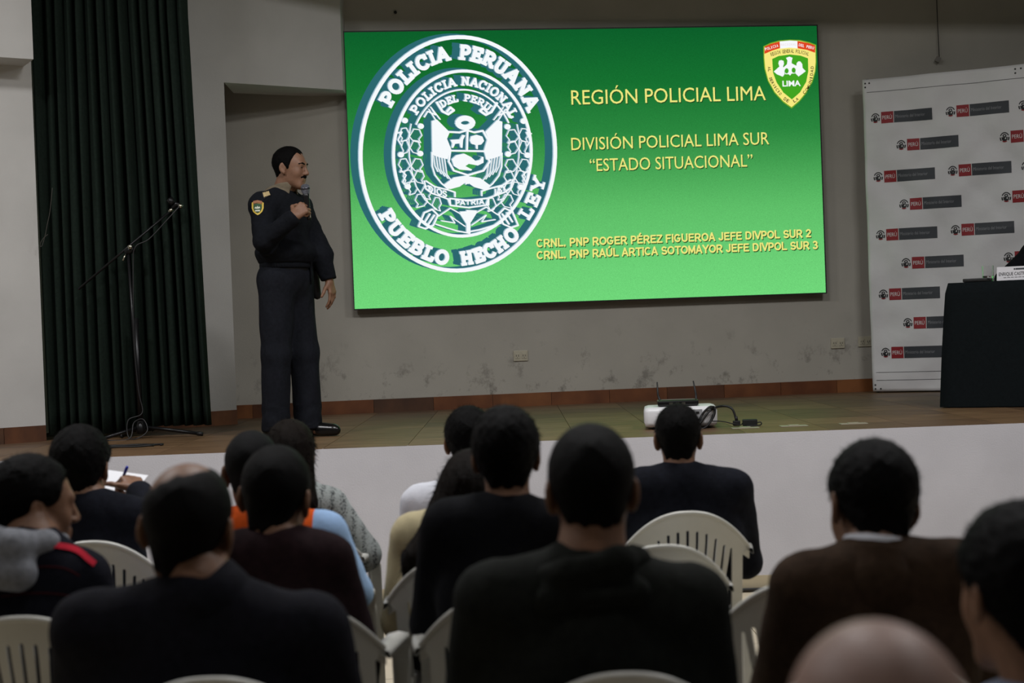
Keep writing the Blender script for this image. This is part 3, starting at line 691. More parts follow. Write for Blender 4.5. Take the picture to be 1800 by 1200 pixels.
for v in (.085, .145, BH - .1):
    V_, Q_, T_ = tube_arrays([Bl(.03 + (BW - .06) * k / 60, v, .0015) for k in range(61)], .0018, 4); obj('seam', np_mesh('seam', [tuple(q) for q in V_], [Q_, T_]), stitch, ban)
for u, v in ((.02, .02), (.06, .02), (.02, .05), (.02, BH - .03), (.05, BH - .03), (.02, BH - .06), (1.1, BH - .03), (1.14, BH - .03), (1.1, BH - .06)):
    c = Bl(u, v, .002); lathe('grommet', [(0, .001), (.006, .001), (.007, 0)], M_bl, ban, 8, Matrix.Translation(c) @ bnv.to_track_quat('Z', 'Y').to_matrix().to_4x4())
# frame behind the sheet
M_al = mat('aluminium', (150, 150, 152), .4, .9)
for s in (.03, BW / 2, BW - .03): tube('frame_post', [tuple(Bl(s, -.01, -.055)), tuple(Bl(s, BH + .01, -.055))], .014, M_al, ban)
tube('frame_bar', [tuple(Bl(.03, BH - .012, -.03)), tuple(Bl(BW - .03, BH - .012, -.03))], .012, M_al, ban)
def logo(px, py):
    """px, py: centre left of the crest"""
    u, v = B(px, py); f = Flat(); h = .088; g = 0.0
    def R(u0, v0, u1, v1, m, z):
        n = max(1, int((u1 - u0) / .02)); k = max(1, int((v1 - v0) / .03))
        for a in range(n):
            for b in range(k):
                f.poly([(u0 + (u1 - u0) * (a + i) / n, v0 + (v1 - v0) * (b + j) / k) for i, j in ((0, 0), (1, 0), (1, 1), (0, 1))], z, m)
    R(u + .078, v - h / 2, u + .168, v + h / 2, 1, .002); R(u + .172, v - h / 2, u + .45, v + h / 2, 0, .002); R(u + .168, v - h / 2, u + .172, v + h / 2, 2, .0022)
    f.text('PERÚ', (u + .087, v - .014), (.07, 0), (0, .028), .0035, 2, .0); f.text('Ministerio del Interior', (u + .182, v - .010), (.215, 0), (0, .024), .0035, 3, 0)
    # crest: laurel arc, ring and little shield
    c = (u + .035, v)
    f.ring(c, (.033, .038), (.026, .030), .002, 4, 20, 20, 160); f.ring((c[0], c[1] + .012), (.014, .012), (.006, .005), .0025, 4, 14)
    f.poly([(c[0] - .022, c[1] + .002), (c[0] + .022, c[1] + .002), (c[0] + .018, c[1] - .02), (c[0], c[1] - .03), (c[0] - .018, c[1] - .02)], .0022, 4)
    f.poly([(c[0] + .002, c[1] - .002), (c[0] + .012, c[1] - .002), (c[0] + .010, c[1] - .012), (c[0] + .002, c[1] - .012)], .003, 2)
    f.ring((c[0], c[1] - .004), (.034, .036), (.025, .027), .0021, 4, 12, 170, 215); f.ring((c[0], c[1] - .004), (.034, .036), (.025, .027), .0021, 4, 12, 325, 370)
    f.ring((c[0], c[1]), (.03, .036), (.02, .027), .0021, 1, 12, 235, 305)
    f.build('printed_logo', [M_gry, M_rd, M_pw, mat('print_pale', (132, 134, 138), .6), M_bl], ban, lambda a, b, z: Bl(a, b, z))
for px, py in ((1531, 209), (1662, 197), (1576, 256), (1757, 242), (1536, 312), (1666, 301), (1581, 360), (1760, 347), (1540, 414), (1671, 405), (1585, 463), (1764, 453), (1545, 518), (1674, 508), (1588, 568), (1549, 620), (1790, 187), (1795, 293), (1800, 396)):
    logo(px, py)

# =================================================================== TABLE, NAME PLATE, GLASS
tang = math.radians(-26); txv = Vector((math.cos(tang), math.sin(tang), 0)); tyv = Vector((-txv.y, txv.x, 0))
tO = PZ(1670, 716, HS); tO = Vector((tO.x, tO.y, HS)); TH = .775
tab = empty('draped_table', tO, 'long table under a floor-length black cloth at the right of the stage', 'table', rz=tang)
TW, TD = 2.2, .6
def drape():
    # plan outline of the cloth: near left corner first; small flare and folds towards the hem
    pts = []; n = 40
    per = [(TW * k / n, 0) for k in range(n)] + [(TW, TD * k / 14) for k in range(14)] + [(TW - TW * k / n, TD) for k in range(n)] + [(0, TD - TD * k / 14) for k in range(14)]
    m = len(per); V = []; Q = []
    cx, cy = TW / 2, TD / 2; nz = 12
    for j in range(nz + 1):
        t = j / nz; z = TH * t + .006
        for i, (x, y) in enumerate(per):
            s = i * .9; fl = (1 - t) * .055 + (1 - t) * .012 * math.sin(i * .8) + .004 * math.sin(i * 2.1 + t * 3)
            dx = (-1 if x < .01 else 1 if x > TW - .01 else 0); dy = (-1 if y < .01 else 1 if y > TD - .01 else 0)
            rt = .012 * max(0, (t - .96) / .04)
            V.append((x + dx * (fl - rt), y + dy * (fl * .8 - rt), z))
    for j in range(nz):
        for i in range(m): Q.append((j * m + i, j * m + (i + 1) % m, (j + 1) * m + (i + 1) % m, (j + 1) * m + i))
    me = bpy.data.meshes.new('tablecloth'); me.from_pydata(V, [], Q + [tuple(range(nz * m, nz * m + m))]); me.update(); me.polygons.foreach_set('use_smooth', [True] * len(Q) + [False]); return me
obj('tablecloth', drape(), cloth('cloth_black', (17, 22, 24), .15, .15), tab)
M_dk = mat('table_leg_steel', (50, 50, 52), .4, .8)
for x in (.06, TW - .06):
    for y in (.06, TD - .06): tube('leg', [(x, y, 0), (x, y, TH - .03)], .015, M_dk, tab)
def onT(px, d): # point of the table top edge line at pixel column px, set back d
    q = Pplane(px, 492, tO + tyv * d, tyv); return Vector((q.x, q.y, HS + TH + .007))
# glass
g = onT(1737, .10); gl = empty('water_glass', g, 'clear drinking glass standing on the black table', 'glass')
M_gl = mat('glass_clear', (255, 255, 255), .0, trans=1, spec=.5)
lathe('tumbler', [(0, .001), (.031, .001), (.033, .004), (.036, .098), (.0345, .098), (.0315, .008), (0, .007)], M_gl, gl, 48, None, False)
lathe('water', [(0, .0085), (.0312, .0085), (.0325, .035), (0, .035)], mat('water', (250, 255, 252), .0, trans=1), gl, 48, None, False)
# folded dark cloth or phone case lying at the corner
ph = onT(1716, .07)
o = box('folder', (-.075, -.05, 0), (.075, .06, .022), mat('black_leather', (12, 12, 13), .5, bump=.2, bscale=60), None, .006, ph); o.rotation_euler = (0, 0, tang)
tag(o, 'black case lying at the table corner beside the glass', 'case')
# name plate
npo = onT(1752, .05)
pl = empty('name_plate', npo, 'white tent name card standing on the black table right of the glass', 'name card', rz=tang)
bm = bmesh.new()
q = [(0, 0, .001), (.30, 0, .001), (.30, .03, .086), (0, .03, .086), (0, .062, .001), (.30, .062, .001)]; vv = [bm.verts.new(x) for x in q]
bm.faces.new((vv[0], vv[1], vv[2], vv[3])); bm.faces.new((vv[3], vv[2], vv[5], vv[4])); bm.faces.new((vv[0], vv[3], vv[4])); bm.faces.new((vv[1], vv[5], vv[2])); bm.faces.new((vv[0], vv[4], vv[5], vv[1]))
obj('card', bm_mesh('card', bm), mat('card_white', (214, 212, 216), .6), pl)
f = Flat(); f.text('ENRIQUE CASTR', (.012, .030), (.155, 0), (0, .020), 0, 0, .008); f.poly([(.11, .064), (.185, .064), (.185, .074), (.11, .074)], 0, 1)
[f.poly([(.04 + .022 * k, .016), (.04 + .022 * k + .017, .016), (.04 + .022 * k + .017, .020), (.04 + .022 * k, .020)], 0, 2) for k in range(7)]; f.poly([(.1, .064), (.108, .064), (.108, .074), (.1, .074)], 0, 0)
f.build('lettering', [M_bl, M_gry, mat('print_fine', (120, 118, 122), .7)], pl, lambda u, v, z: (u, .03 * v / .086 - .0012, v + .001))

# =================================================================== PROJECTOR, ROUTER, CABLES ON THE STAGE EDGE
pj = PZ(1200, 752, HS); pj = Vector((pj.x - .005, 7.98 + .14, HS)); prj = empty('projector', pj, 'white projector on the stage edge with a black router on top', 'projector', rz=math.radians(-5))
M_pj = mat('projector_white', (226, 226, 228), .35, noise=.02)
bm = bmesh.new(); box_bm(bm, (-.205, -.14, .012), (.205, .15, .125), .028); obj('housing', bm_mesh('housing', bm, True), M_pj, prj)
for x in (-.15, .15):
    for y in (-.09, .1): lathe('foot', [(0, 0), (.014, 0), (.012, .014), (0, .014)], M_blk, prj, 10, Matrix.Translation((x, y, 0)))
M_pg = mat('panel_grey', (150, 150, 152), .5)
box('port_panel', (-.05, -.1425, .028), (.12, -.139, .108), M_pg, prj)
for k in range(5): box('port', (-.035 + .03 * k, -.145, .084), (-.017 + .03 * k, -.142, .096), M_blk, prj)
for k in range(2): box('port', (-.035 + .05 * k, -.145, .045), (.0 + .05 * k, -.142, .062), M_blk, prj)
for k in range(7): box('vent_slat', (-.2065, -.09 + k * .028, .04), (-.2035, -.078 + k * .028, .095), M_pg, prj)
lathe('lens_ring', [(0, 0), (.05, 0), (.05, .02), (.04, .022), (.036, .01), (0, .008)], M_blk, prj, 24, Matrix.Translation((.09, .148, .07)) @ Matrix.Rotation(-math.pi / 2, 4, 'X'))
rt = empty('router', pj + Vector((-.005, -.035, .1265)), 'black wireless router with two antennas lying on the projector', 'router', rz=math.radians(-4))
M_rt = mat('router_black', (18, 18, 20), .22)
bm = bmesh.new(); box_bm(bm, (-.125, -.07, .002), (.105, .08, .034), .009); obj('housing', bm_mesh('housing', bm), M_rt, rt)
box('label_plate', (-.1, -.045, .0342), (.08, .055, .0352), mat('router_gloss', (60, 62, 62), .12), rt)
for x in (-.108, .098):
    tube('antenna', [(x, .04, .02), (x, .05, .03), (x - .01 * (1 if x < 0 else 0), .06, .06), (x - .012, .062, .135)], [.007, .007, .006, .004], M_blk, rt)
for k in range(3): box('port', (-.06 + .035 * k, -.0715, .008), (-.04 + .035 * k, -.0695, .022), mat('port_grey', (90, 88, 80), .4, .6), rt)
def stagept(px, py, z=.0):
    q = PZ(px, py, HS + z); return q
def cab(name, label, pts, r, cat='cable'):
    tag(tube(name, spline(pts, 8), r, M_blk, None, 8), label, cat)
pw0 = pj + Vector((.075, -.155, .06))
plug = stagept(1295, 750)
cab('power_cable', 'thick black power cable arching from the projector to the plug', [pj + Vector((.02, -.15, .05)), pj + Vector((.03, -.19, .04)), pj + Vector((.07, -.18, .012)), pj + Vector((.15, -.17, .1)), pj + Vector((.23, -.1, .118)), Vector((plug.x - .02, plug.y + .01, HS + .1)), Vector((plug.x, plug.y, HS + .03))], .0065)
lp = []
for k in range(40):
    a = k / 40 * 2 * math.pi * 3; lp.append(pj + Vector((.13 + .05 * math.cos(a) * (1 - k * .004), -.168 - .012 * math.sin(a * 1.3), .062 + .05 * math.sin(a + .4) + .02 * math.cos(a))))
cab('coiled_cable', 'coil of black cable leaning on the projector back', lp, .0045)
cab('video_cable', 'thin black cable looping below the router ports', [pj + Vector((-.03, -.11, .145)), pj + Vector((-.02, -.18, .12)), pj + Vector((.03, -.2, .05)), pj + Vector((.0, -.17, .02)), pj + Vector((.04, -.15, .07))], .004)
ad = stagept(1318, 749)
cab('adapter_cable', 'thin black cable running from the coil to the power adapter', [pj + Vector((.16, -.17, .04)), pj + Vector((.22, -.15, .035)), Vector((plug.x + .01, plug.y - .02, HS + .012)), Vector((ad.x - .04, ad.y + .005, HS + .018))], .003)
pg = empty('power_plug', Vector((plug.x, plug.y, HS)), 'black plug standing in the stage floor socket beside the adapter', 'plug')
bm = bmesh.new(); box_bm(bm, (-.02, -.014, .006), (.02, .014, .036), .005); obj('plug_body', bm_mesh('plug_body', bm), M_blk, pg); tube('strain_relief', [(0, 0, .034), (0, 0, .06)], [.010, .006], M_blk, pg)
ap = empty('power_adapter', Vector((ad.x, ad.y, HS)), 'small black power adapter lying beside the plug on the stage edge', 'adapter', rz=-.1)
bm = bmesh.new(); box_bm(bm, (-.04, -.02, .004), (.042, .022, .04), .005); obj('adapter_body', bm_mesh('adapter_body', bm), M_blk, ap)
tube('adapter_lead', spline([(.042, 0, .02), (.06, .0, .022), (.064, -.012, .012), (.045, -.03, .006), (-.02, -.034, .005)], 6), .0035, M_blk, ap)
M_brs = mat('socket_plate_metal', (176, 170, 150), .35, .4)
for (px, py, lab) in ((1310, 752.5, 'floor socket plate under the plug and adapter'), (1395, 749, 'closed floor socket plate to the right of the power adapter'), (1500, 745, 'closed floor socket plate nearest the banner')):
    c = stagept(px, py); r = empty('floor_socket', Vector((c.x, max(c.y, YE + .05), HS)), lab, 'floor socket', 'floor sockets along the stage edge')
    bm = bmesh.new(); box_bm(bm, (-.075, -.035, 0), (.075, .035, .005), .002); obj('plate', bm_mesh('plate', bm), M_brs, r)
    bm = bmesh.new(); box_bm(bm, (-.03, -.022, .005), (.03, .022, .009), .002); obj('lid', bm_mesh('lid', bm), M_brs, r)
# wall outlets
M_out = mat('outlet_ivory', (186, 180, 160), .45)
for px, py, lab in ((915, 625, 'double wall outlet below the middle of the screen'), (1472, 603, 'left wall outlet of the pair beside the banner'), (1520, 600, 'right wall outlet touching the banner edge')):
    q0 = P(px, py, 10.9)
    for _ in range(4): q0 = P(px, py, wb(q0.x) - .0)
    r = empty('wall_outlet', q0, lab, 'wall outlet', 'outlets on the back wall', rz=math.atan(.111))
    bm = bmesh.new(); box_bm(bm, (-.055, -.012, -.04), (.055, -.0005, .04), .004); obj('cover_plate', bm_mesh('cover_plate', bm), M_out, r)
    for sxx in (-.026, .026):
        bm = bmesh.new(); box_bm(bm, (sxx - .019, -.016, -.022), (sxx + .019, -.011, .022), .003); so_ = obj('socket', bm_mesh('socket', bm), M_out, r)
        for dx in (-.008, .008): box('pin_slot', (sxx + dx - .002, -.0168, -.006), (sxx + dx + .002, -.0158, .008), M_blk, so_)
        lathe('pin_slot', [(0, 0), (.003, 0)], M_blk, so_, 8, Matrix.Translation((sxx, -.0165, -.013)) @ Matrix.Rotation(math.pi / 2, 4, 'X'))
# hanging wire with a small connector, nail
hx = P(1651, 100, wb(3.2) - .02)
hw = empty('hanging_wire', hx, 'thin dark wire hanging down the wall above the banner with small connector', 'wire')
tube('wire', [(0, 0, .0), (-.004, 0, .25), (-.006, 0, .9)], .0035, M_blk, hw)
bm = bmesh.new(); box_bm(bm, (-.018, -.012, -.045), (.018, .012, -.002), .004, Matrix.Rotation(.5, 4, 'Y')); obj('connector', bm_mesh('connector', bm), mat('connector_grey', (120, 116, 108), .5), hw)
nq = P(695, 22, wb(-.85) - .0)
tag(lathe('wall_nail', [(0, .012), (.012, .010), (.012, 0), (.004, 0), (.004, -.02)], M_blk, None, 10, Matrix.Translation(nq) @ Matrix.Rotation(math.pi / 2, 4, 'X')), 'dark nail head in the wall above the screen', 'nail')

# =================================================================== MICROPHONE STAND
YM = 8.86
base = PZ(242, 772, HS); base = Vector((base.x, YM, HS)); ms = empty('microphone_stand', base, 'black boom microphone stand in front of the green curtain', 'microphone stand')
M_ms = mat('stand_black', (22, 22, 24), .35, .3); M_chr = mat('chrome', (190, 186, 170), .25, 1)
def ML(px, py, dy=0): return tuple(P(px, py, YM + dy) - base)
jt = ML(228, 440); bt = ML(221, 452)
tube('pole', [(0, 0, .06), (jt[0] - .01, 0, jt[2] - .02)], [.012, .010], M_ms, ms); tube('pole_sleeve', [(0, 0, .06), (-.004, 0, .75)], .016, M_ms, ms)
tube('boom_arm', [ML(138, 508, -.05), ML(303, 368, .03)], .0075, M_ms, ms)
lathe('joint', [(0, -.03), (.022, -.03), (.024, 0), (.022, .03), (0, .03)], M_ms, ms, 14, Matrix.Translation(jt) @ Matrix.Rotation(1.2, 4, 'Y'))
lathe('joint_knob', [(0, -.012), (.014, -.012), (.014, .012), (0, .012)], M_chr, ms, 10, Matrix.Translation(Vector(ML(229, 434, -.03))) @ Matrix.Rotation(1.57, 4, 'X'))
tube('clutch_lever', [ML(221, 446, -.02), ML(216, 458, -.03)], [.004, .006], M_chr, ms)
tube('clip_collar', [ML(297, 372, .03), ML(303, 367, .03)], .011, M_chr, ms); tube('microphone_clip', [ML(303, 367, .03), ML(310, 358, .03), ML(318, 362, .03)], [.012, .016, .013], M_ms, ms)
tube('clip_ring', [ML(314, 360, .03), ML(320, 364, .03)], .014, M_chr, ms)
lathe('clip_holder', [(0, -.02), (.02, -.02), (.024, .02), (0, .025)], M_ms, ms, 12, Matrix.Translation(Vector(ML(301, 354, .03))) @ Matrix.Rotation(-.7, 4, 'Y'))
lathe('hub', [(0, .03), (.03, .03), (.034, .06), (.024, .11), (0, .11)], M_ms, ms, 14)
for x, y in ((.37, .0), (-.20, -.16), (-.14, .07)): tube('leg', [(x * .05, y * .05, .07), (x * .5, y * .5, .045), (x, y, .014)], .011, M_ms, ms); tube('foot', [(x * .94, y * .94, .017), (x * 1.04, y * 1.04, .013)], .013, M_blk, ms)
tube('stand_cable', [tuple(Vector(q)) for q in spline([ML(316, 362, .02), ML(295, 385, .0), ML(262, 420, -.01), ML(238, 434, -.03), ML(234, 470, -.015), ML(236, 600, -.02), (.0, -.02, .3), (.02, -.03, .16), (-.06, -.06, .12), (-.06, -.08, .02), (.0, -.12, .006), (.06, -.08, .05), (.03, -.05, .12), (-.03, -.05, .1), (-.05, -.1, .006), (-.2, -.14, .006)], 6)], .0035, mat('cable_grey', (44, 44, 46), .5), ms, 6)
cq = PZ(215, 786, HS)
cab('stage_cable', 'loose black cable coiled on the stage floor beneath the microphone stand', [Vector((cq.x + .22 * math.cos(a) * (1 + .2 * math.sin(a * 1.7)), cq.y + .06 * math.sin(a), HS + .006 + .002 * (k % 2))) for k, a in enumerate(np.linspace(0, 9, 22))], .0055)

# =================================================================== CHAIRS
M_ch = mat('plastic_white', (208, 207, 200), .38, noise=.05, nscale=9, bump=.05, bscale=40)
def chair_back_mesh():
    def f(u, v):
        au = np.abs(u); vt = .81 - .135 * (au / .215) ** 2.3
        top = np.minimum(vt - v, .215 - au)
        pw = .104 + (.150 - .104) * np.clip((v - .42) / .28, 0, 1.2)
        crown = np.minimum(top, v - (vt - .088 + .045 * (au / .215) ** 3))
        panel = np.minimum(top, pw - au)
        post = np.minimum(np.minimum(.0185 - np.abs(au - .1715), .71 - v), top)
        g = np.maximum(np.maximum(crown, panel), post)
        for i in range(-4, 5):
            c = i * (.0235 + .0085 * np.clip((v - .45) / .26, 0, 1)); st = .748 - .0036 * i * i
            g = np.minimum(g, np.maximum(np.abs(u - c) - .0048, np.maximum(v - st, .475 - v)))
        return g
    V2, polys = plate2d(f, np.linspace(-.219, .219, 147), np.linspace(.405, .815, 60))
    def m3(u, v): return (u, -.2 - .25 * (v - .43) + 1.25 * u * u + .05 * max(0, .5 - v) * 2, v)
    me = bpy.data.meshes.new('backrest'); me.from_pydata([m3(*q) for q in V2], [], polys); me.update(); return me, m3
def make_chair():
    ch = empty('plastic_chair', (0, 0, 0)); me, m3 = chair_back_mesh()
    o = obj('backrest', me, M_ch, ch, smooth=False); md = o.modifiers.new('s', 'SOLIDIFY'); md.thickness = .007; md.offset = 0; bake(o)
    rim = [m3(u, .81 - .135 * (abs(u) / .215) ** 2.3 - .002) for u in np.linspace(-.213, .213, 41)]
    tube('rolled_rim', rim, .0075, M_ch, ch, 8)
    # seat
    V = []; n = 18
    for j in range(n + 1):
        for i in range(n + 1):
            s = i / n * 2 - 1; t = j / n; w_ = .195 + .01 * t; z = .435 - .012 * (1 - s * s) - .02 * math.sin(math.pi * (1 - t)) * (1 - .4 * s * s) - .035 * max(0, (t - .85) / .15) ** 2
            V.append((s * w_, -.215 + .40 * t, z))
    Q = [(j * (n + 1) + i, j * (n + 1) + i + 1, (j + 1) * (n + 1) + i + 1, (j + 1) * (n + 1) + i) for j in range(n) for i in range(n)]
    o = obj('seat', np_mesh('seat', V, Q), M_ch, ch); md = o.modifiers.new('s', 'SOLIDIFY'); md.thickness = .007; bake(o)
    for s in (-1, 1):
        path = spline([(s * .206, -.215, .668), (s * .214, -.13, .668), (s * .222, .0, .658), (s * .224, .1, .645), (s * .222, .17, .615), (s * .22, .19, .56)], 5); V = []; Q = []
        for i, p in enumerate(path):
            k = i / (len(path) - 1); wd = .022 + .006 * math.sin(math.pi * min(1, k * 1.1)); t = (path[min(i + 1, len(path) - 1)] - path[max(i - 1, 0)]).normalized(); sd_ = Vector((1, 0, 0)); nn = t.cross(sd_) * (-1 if t.y < 0 else 1); nn = sd_.cross(t)
            for a, b in ((-wd, -.016), (-wd * .9, .002), (0, .007), (wd * .9, .002), (wd, -.016), (wd * .8, -.016), (0, -.001), (-wd * .8, -.016)): V.append(tuple(p + sd_ * a + nn * b))
        m = 8
        for i in range(len(path) - 1):
            for k in range(m): Q.append((i * m + k, i * m + (k + 1) % m, (i + 1) * m + (k + 1) % m, (i + 1) * m + k))
        obj('armrest', np_mesh('armrest', V, Q), M_ch, ch)
        for nm, (a, b), (wa, wb2) in (('leg', ((s * .168, -.205, .46), (s * .215, -.285, 0)), (.05, .036)), ('leg', ((s * .22, .185, .575), (s * .224, .2, 0)), (.046, .036))):
            V = []; Q = []
            for k in range(7):
                t = k / 6; p = Vector(a).lerp(Vector(b), t); w2 = (wa + (wb2 - wa) * t) / 2
                for x, y in ((-w2, -w2), (w2, -w2), (w2, w2), (w2 * .72, w2), (w2 * .72, -w2 * .72), (-w2, -w2 * .72)): V.append((p.x + x * -s, p.y + y * (1 if a[1] < 0 else -1), p.z))
            for k in range(6):
                for i in range(6): Q.append((k * 6 + i, k * 6 + (i + 1) % 6, (k + 1) * 6 + (i + 1) % 6, (k + 1) * 6 + i))
            obj(nm, np_mesh(nm, V, Q, smooth=False), M_ch, ch)
    return ch
CH0 = make_chair(); CHN = [0]
def place_chair(px, row, label, yaw=0.0, rimpy=None):
    """px: pixel column of the back's centre, row: distance of the top of the back"""
    x = P(px, 1000, row).x; loc = (x + .295 * math.sin(-yaw) * -1, row + .295 * math.cos(yaw), 0)
    if CHN[0] == 0: r = CH0
    else:
        r = CH0.copy(); COL.objects.link(r)
        for c in CH0.children:
            d = c.copy(); COL.objects.link(d); d.parent = r
    CHN[0] += 1
    r.location = loc; r.rotation_euler = (0, 0, -yaw); tag(r, label, 'chair', 'white plastic chairs of the audience'); return r
place_chair(1212, 4.73, 'white slatted plastic chair under the man with the grey collar in front row')
place_chair(1165, 4.04, 'empty white plastic chair just right of the hooded jacket, second row from stage', -.12)
place_chair(1415, 3.42, 'empty white plastic chair left of the brown suit man', .12)
place_chair(802, 3.97, 'white plastic chair under the long-haired woman in the beige jacket', .1)
place_chair(886, 3.40, 'white plastic chair under the man in the black crew-neck sweater')
place_chair(506, 3.38, 'white plastic chair under the man in the maroon sweater')
place_chair(28, 3.33, 'white slatted plastic chair under the boy with grey hood at lower left')
place_chair(160, 4.55, 'white plastic chair under the man writing notes at left')
place_chair(478, 4.05, 'white plastic chair under the man in the orange vest')
place_chair(357, 2.66, 'white plastic chair under the balding man in the dark suit')
place_chair(1090, 2.58, 'white plastic chair under the man in the dark hooded jacket')
place_chair(1545, 2.68, 'white plastic chair under the man in the brown suit')
place_chair(800, 4.80, 'white plastic chair under the person in the white shirt, front row')
place_chair(520, 4.85, 'white plastic chair under the woman in grey tweed, front row')
place_chair(1800, 1.95, 'white plastic chair under the man at the right edge in blue-grey shirt')
place_chair(1540, 1.07, 'white plastic chair under the bald man nearest the camera')

# =================================================================== PEOPLE
def Rz(a): c, s = math.cos(a), math.sin(a); return np.array([[c, -s, 0], [s, c, 0], [0, 0, 1]])
def headR(yaw, pitch, roll):
    """columns right, forward, up; yaw>0 turns to the right of +y, pitch>0 looks down, roll>0 tilts to the right"""
    cy, sy = math.cos(-yaw), math.sin(-yaw); cp, sp = math.cos(-pitch), math.sin(-pitch); cr, sr = math.cos(roll), math.sin(roll)
    Ry = np.array([[cr, 0, sr], [0, 1, 0], [-sr, 0, cr]]); Rx = np.array([[1, 0, 0], [0, cp, -sp], [0, sp, cp]]); Rzz = np.array([[cy, -sy, 0], [sy, cy, 0], [0, 0, 1]])
    return Rzz @ Rx @ Ry
def head_parts(ears=True, face=True, jaw=1.0):
    L = [s_ell((0, -.012, .045), (.077, .098, .088)), s_ell((0, .035, -.005), (.064, .060, .088)), (s_ell((0, .040, -.066), (.052 * jaw, .050, .046)), .03), (s_cap((-.02, .072, -.098), (.02, .072, -.098), .018, .018), .03),
         (s_ell((.040, .058, -.022), (.022, .026, .028)), .02), (s_ell((-.040, .058, -.022), (.022, .026, .028)), .02)]
    fs = union(L, .035); ex = []
    if face:
        ex += [(s_cap((0, .093, .022), (0, .112, -.022), .0085, .0125), .012), (s_ell((.011, .103, -.027), (.009, .011, .008)), .006), (s_ell((-.011, .103, -.027), (.009, .011, .008)), .006),
               (s_cap((-.034, .083, .033), (.034, .083, .033), .012, .012), .018), (s_cap((-.019, .090, -.052), (.019, .090, -.052), .0075, .0075), .008), (s_cap((-.017, .089, -.064), (.017, .089, -.064), .0075, .0075), .008)]
    if ears:
        for s in (-1, 1):
            Re = Rz(s * .35); ex += [(s_ell((s * .081, -.012, .004), (.008, .021, .033), Re), .008), (s_cap((s * .078, -.005, -.022), (s * .078, -.003, -.028), .008, .007), .008)]
    def f(q):
        d = fs(q)
        if face:
            for s in (-1, 1):
                d = smax(d, -(np.linalg.norm((q - A((s * .032, .104, .012))) / A((1.25, 1, .8)), axis=1) - .017), .014)
            for s in (-1, 1): d = smin(d, np.linalg.norm(q - A((s * .032, .078, .011)), axis=1) - .0135, .004)
        for g, k in ex: d = smin(d, g(q), k)
        if ears:
            for s in (-1, 1): d = smax(d, -(np.linalg.norm((q - A((s * .093, -.006, .004))) / A((1, 1.1, 2)), axis=1) - .0095), .005)
        return d
    return f
HEAD_FULL = head_parts(); HEAD_CORE = head_parts(False, False)
def in_head(fn, c, R, s):
    c = A(c).astype(np.float32); R32 = (R / s).astype(np.float32)
    def f(p): return fn((p - c) @ R32) * np.float32(s)
    return bounded(f, c + (R @ A((0, .01, .01))).astype(np.float32), .17 * s)
def hand_fn(w, d, n, side, curls=(25, 35, 25), s=1.0, spread=.06, thumb=(.65, .7, .25), gripthumb=False):
    """w wrist, d towards the fingers, n the way the palm faces, side: thumb sign"""
    w = A(w); d = A(d) / np.linalg.norm(d); n = A(n); n = n - d * (n @ d); n /= np.linalg.norm(n); t = side * np.cross(d, n)
    parts = [s_cap(w - d * .03 * s, w + d * .02 * s, .026 * s, .024 * s)]
    offs = (.031, .0105, -.0105, -.030); lens = ((.043, .026, .021), (.047, .030, .022), (.044, .028, .021), (.034, .021, .019))
    for k in range(4):
        kn = w + (d * (.092 - .006 * abs(k - 1)) + t * offs[k]) * s
        parts.append((s_cap(w + (d * .02 + t * offs[k] * .6) * s, kn, .0145 * s, .0115 * s), .014))
        a = 0; p = kn; base = d + t * (1 - k * .8) * spread; base /= np.linalg.norm(base); r = .0095
        for j in range(3):
            a += math.radians(curls[j] * (1 + .08 * k)); dd = base * math.cos(a) + n * math.sin(a); q = p + dd * lens[k][j] * s
            parts.append((s_cap(p, q, r * s, (r - .0009) * s), .004)); p = q; r -= .0009
    p = w + (d * .028 + t * .024) * s; td = d * thumb[0] + t * thumb[1] + n * thumb[2]; td /= np.linalg.norm(td)
    q = p + td * .042 * s; parts.append((s_cap(p, q, .0145 * s, .0115 * s), .012))
    td2 = (d * .8 + n * .8 + t * .1) if gripthumb else td * .8 + d * .4 + n * .2
    td2 = td2 / np.linalg.norm(td2); q2 = q + td2 * .032 * s; parts.append((s_cap(q, q2, .011 * s, .0098 * s), .005)); td3 = (td2 + n * (.5 if gripthumb else .15)); td3 /= np.linalg.norm(td3)
    parts.append((s_cap(q2, q2 + td3 * .024 * s, .0098 * s, .0085 * s), .004))
    return bounded(union(parts, .006), w + d * .08 * s, .16 * s)
ZL_SHORT = ([-.14, -.06, -.03, .0, .02, .045, .062, .085, .12], [-.072, -.068, -.03, .008, .014, .03, .072, .092, .10])
def hair_fn(c, R, s, t=.012, line=ZL_SHORT, noise=.25, drop=0.0, crown=None, seed=0, extra=None, freq=120, shape=None):
    c = A(c)
    def f(p):
        q = ((p - c) @ R) / s
        d = HEAD_CORE(q)
        # the nape belongs to the head core too
        nk = s_cap((0, -.02, -.04), (0, -.045, -.16), .056, .058)(q); d = smin(d, nk, .03)
        h = q[:, 2] - np.interp(q[:, 1], line[0], line[1]) + drop
        h = h + .004 * np.sin(q[:, 0] * 160 + seed) + .003 * np.sin(q[:, 0] * 371 + q[:, 1] * 200)
        if crown is not None:
            cc, rad = crown; h = np.minimum(h, (np.linalg.norm((q - A(cc)) / A((1, 1, 1)), axis=1) - rad) + .007 * wob(q, 75, seed))
        te = t * np.clip(h / .03, 0, 1) ** .6 * (1 + noise * wob(q, freq, seed)) - .003
        if shape is not None: te = te + shape(q) * np.clip(h / .02, 0, 1)
        dd = np.maximum(d - te, -(h + .004))
        if extra is not None: dd = smin(dd, extra(q), .03)
        return dd * s
    return f
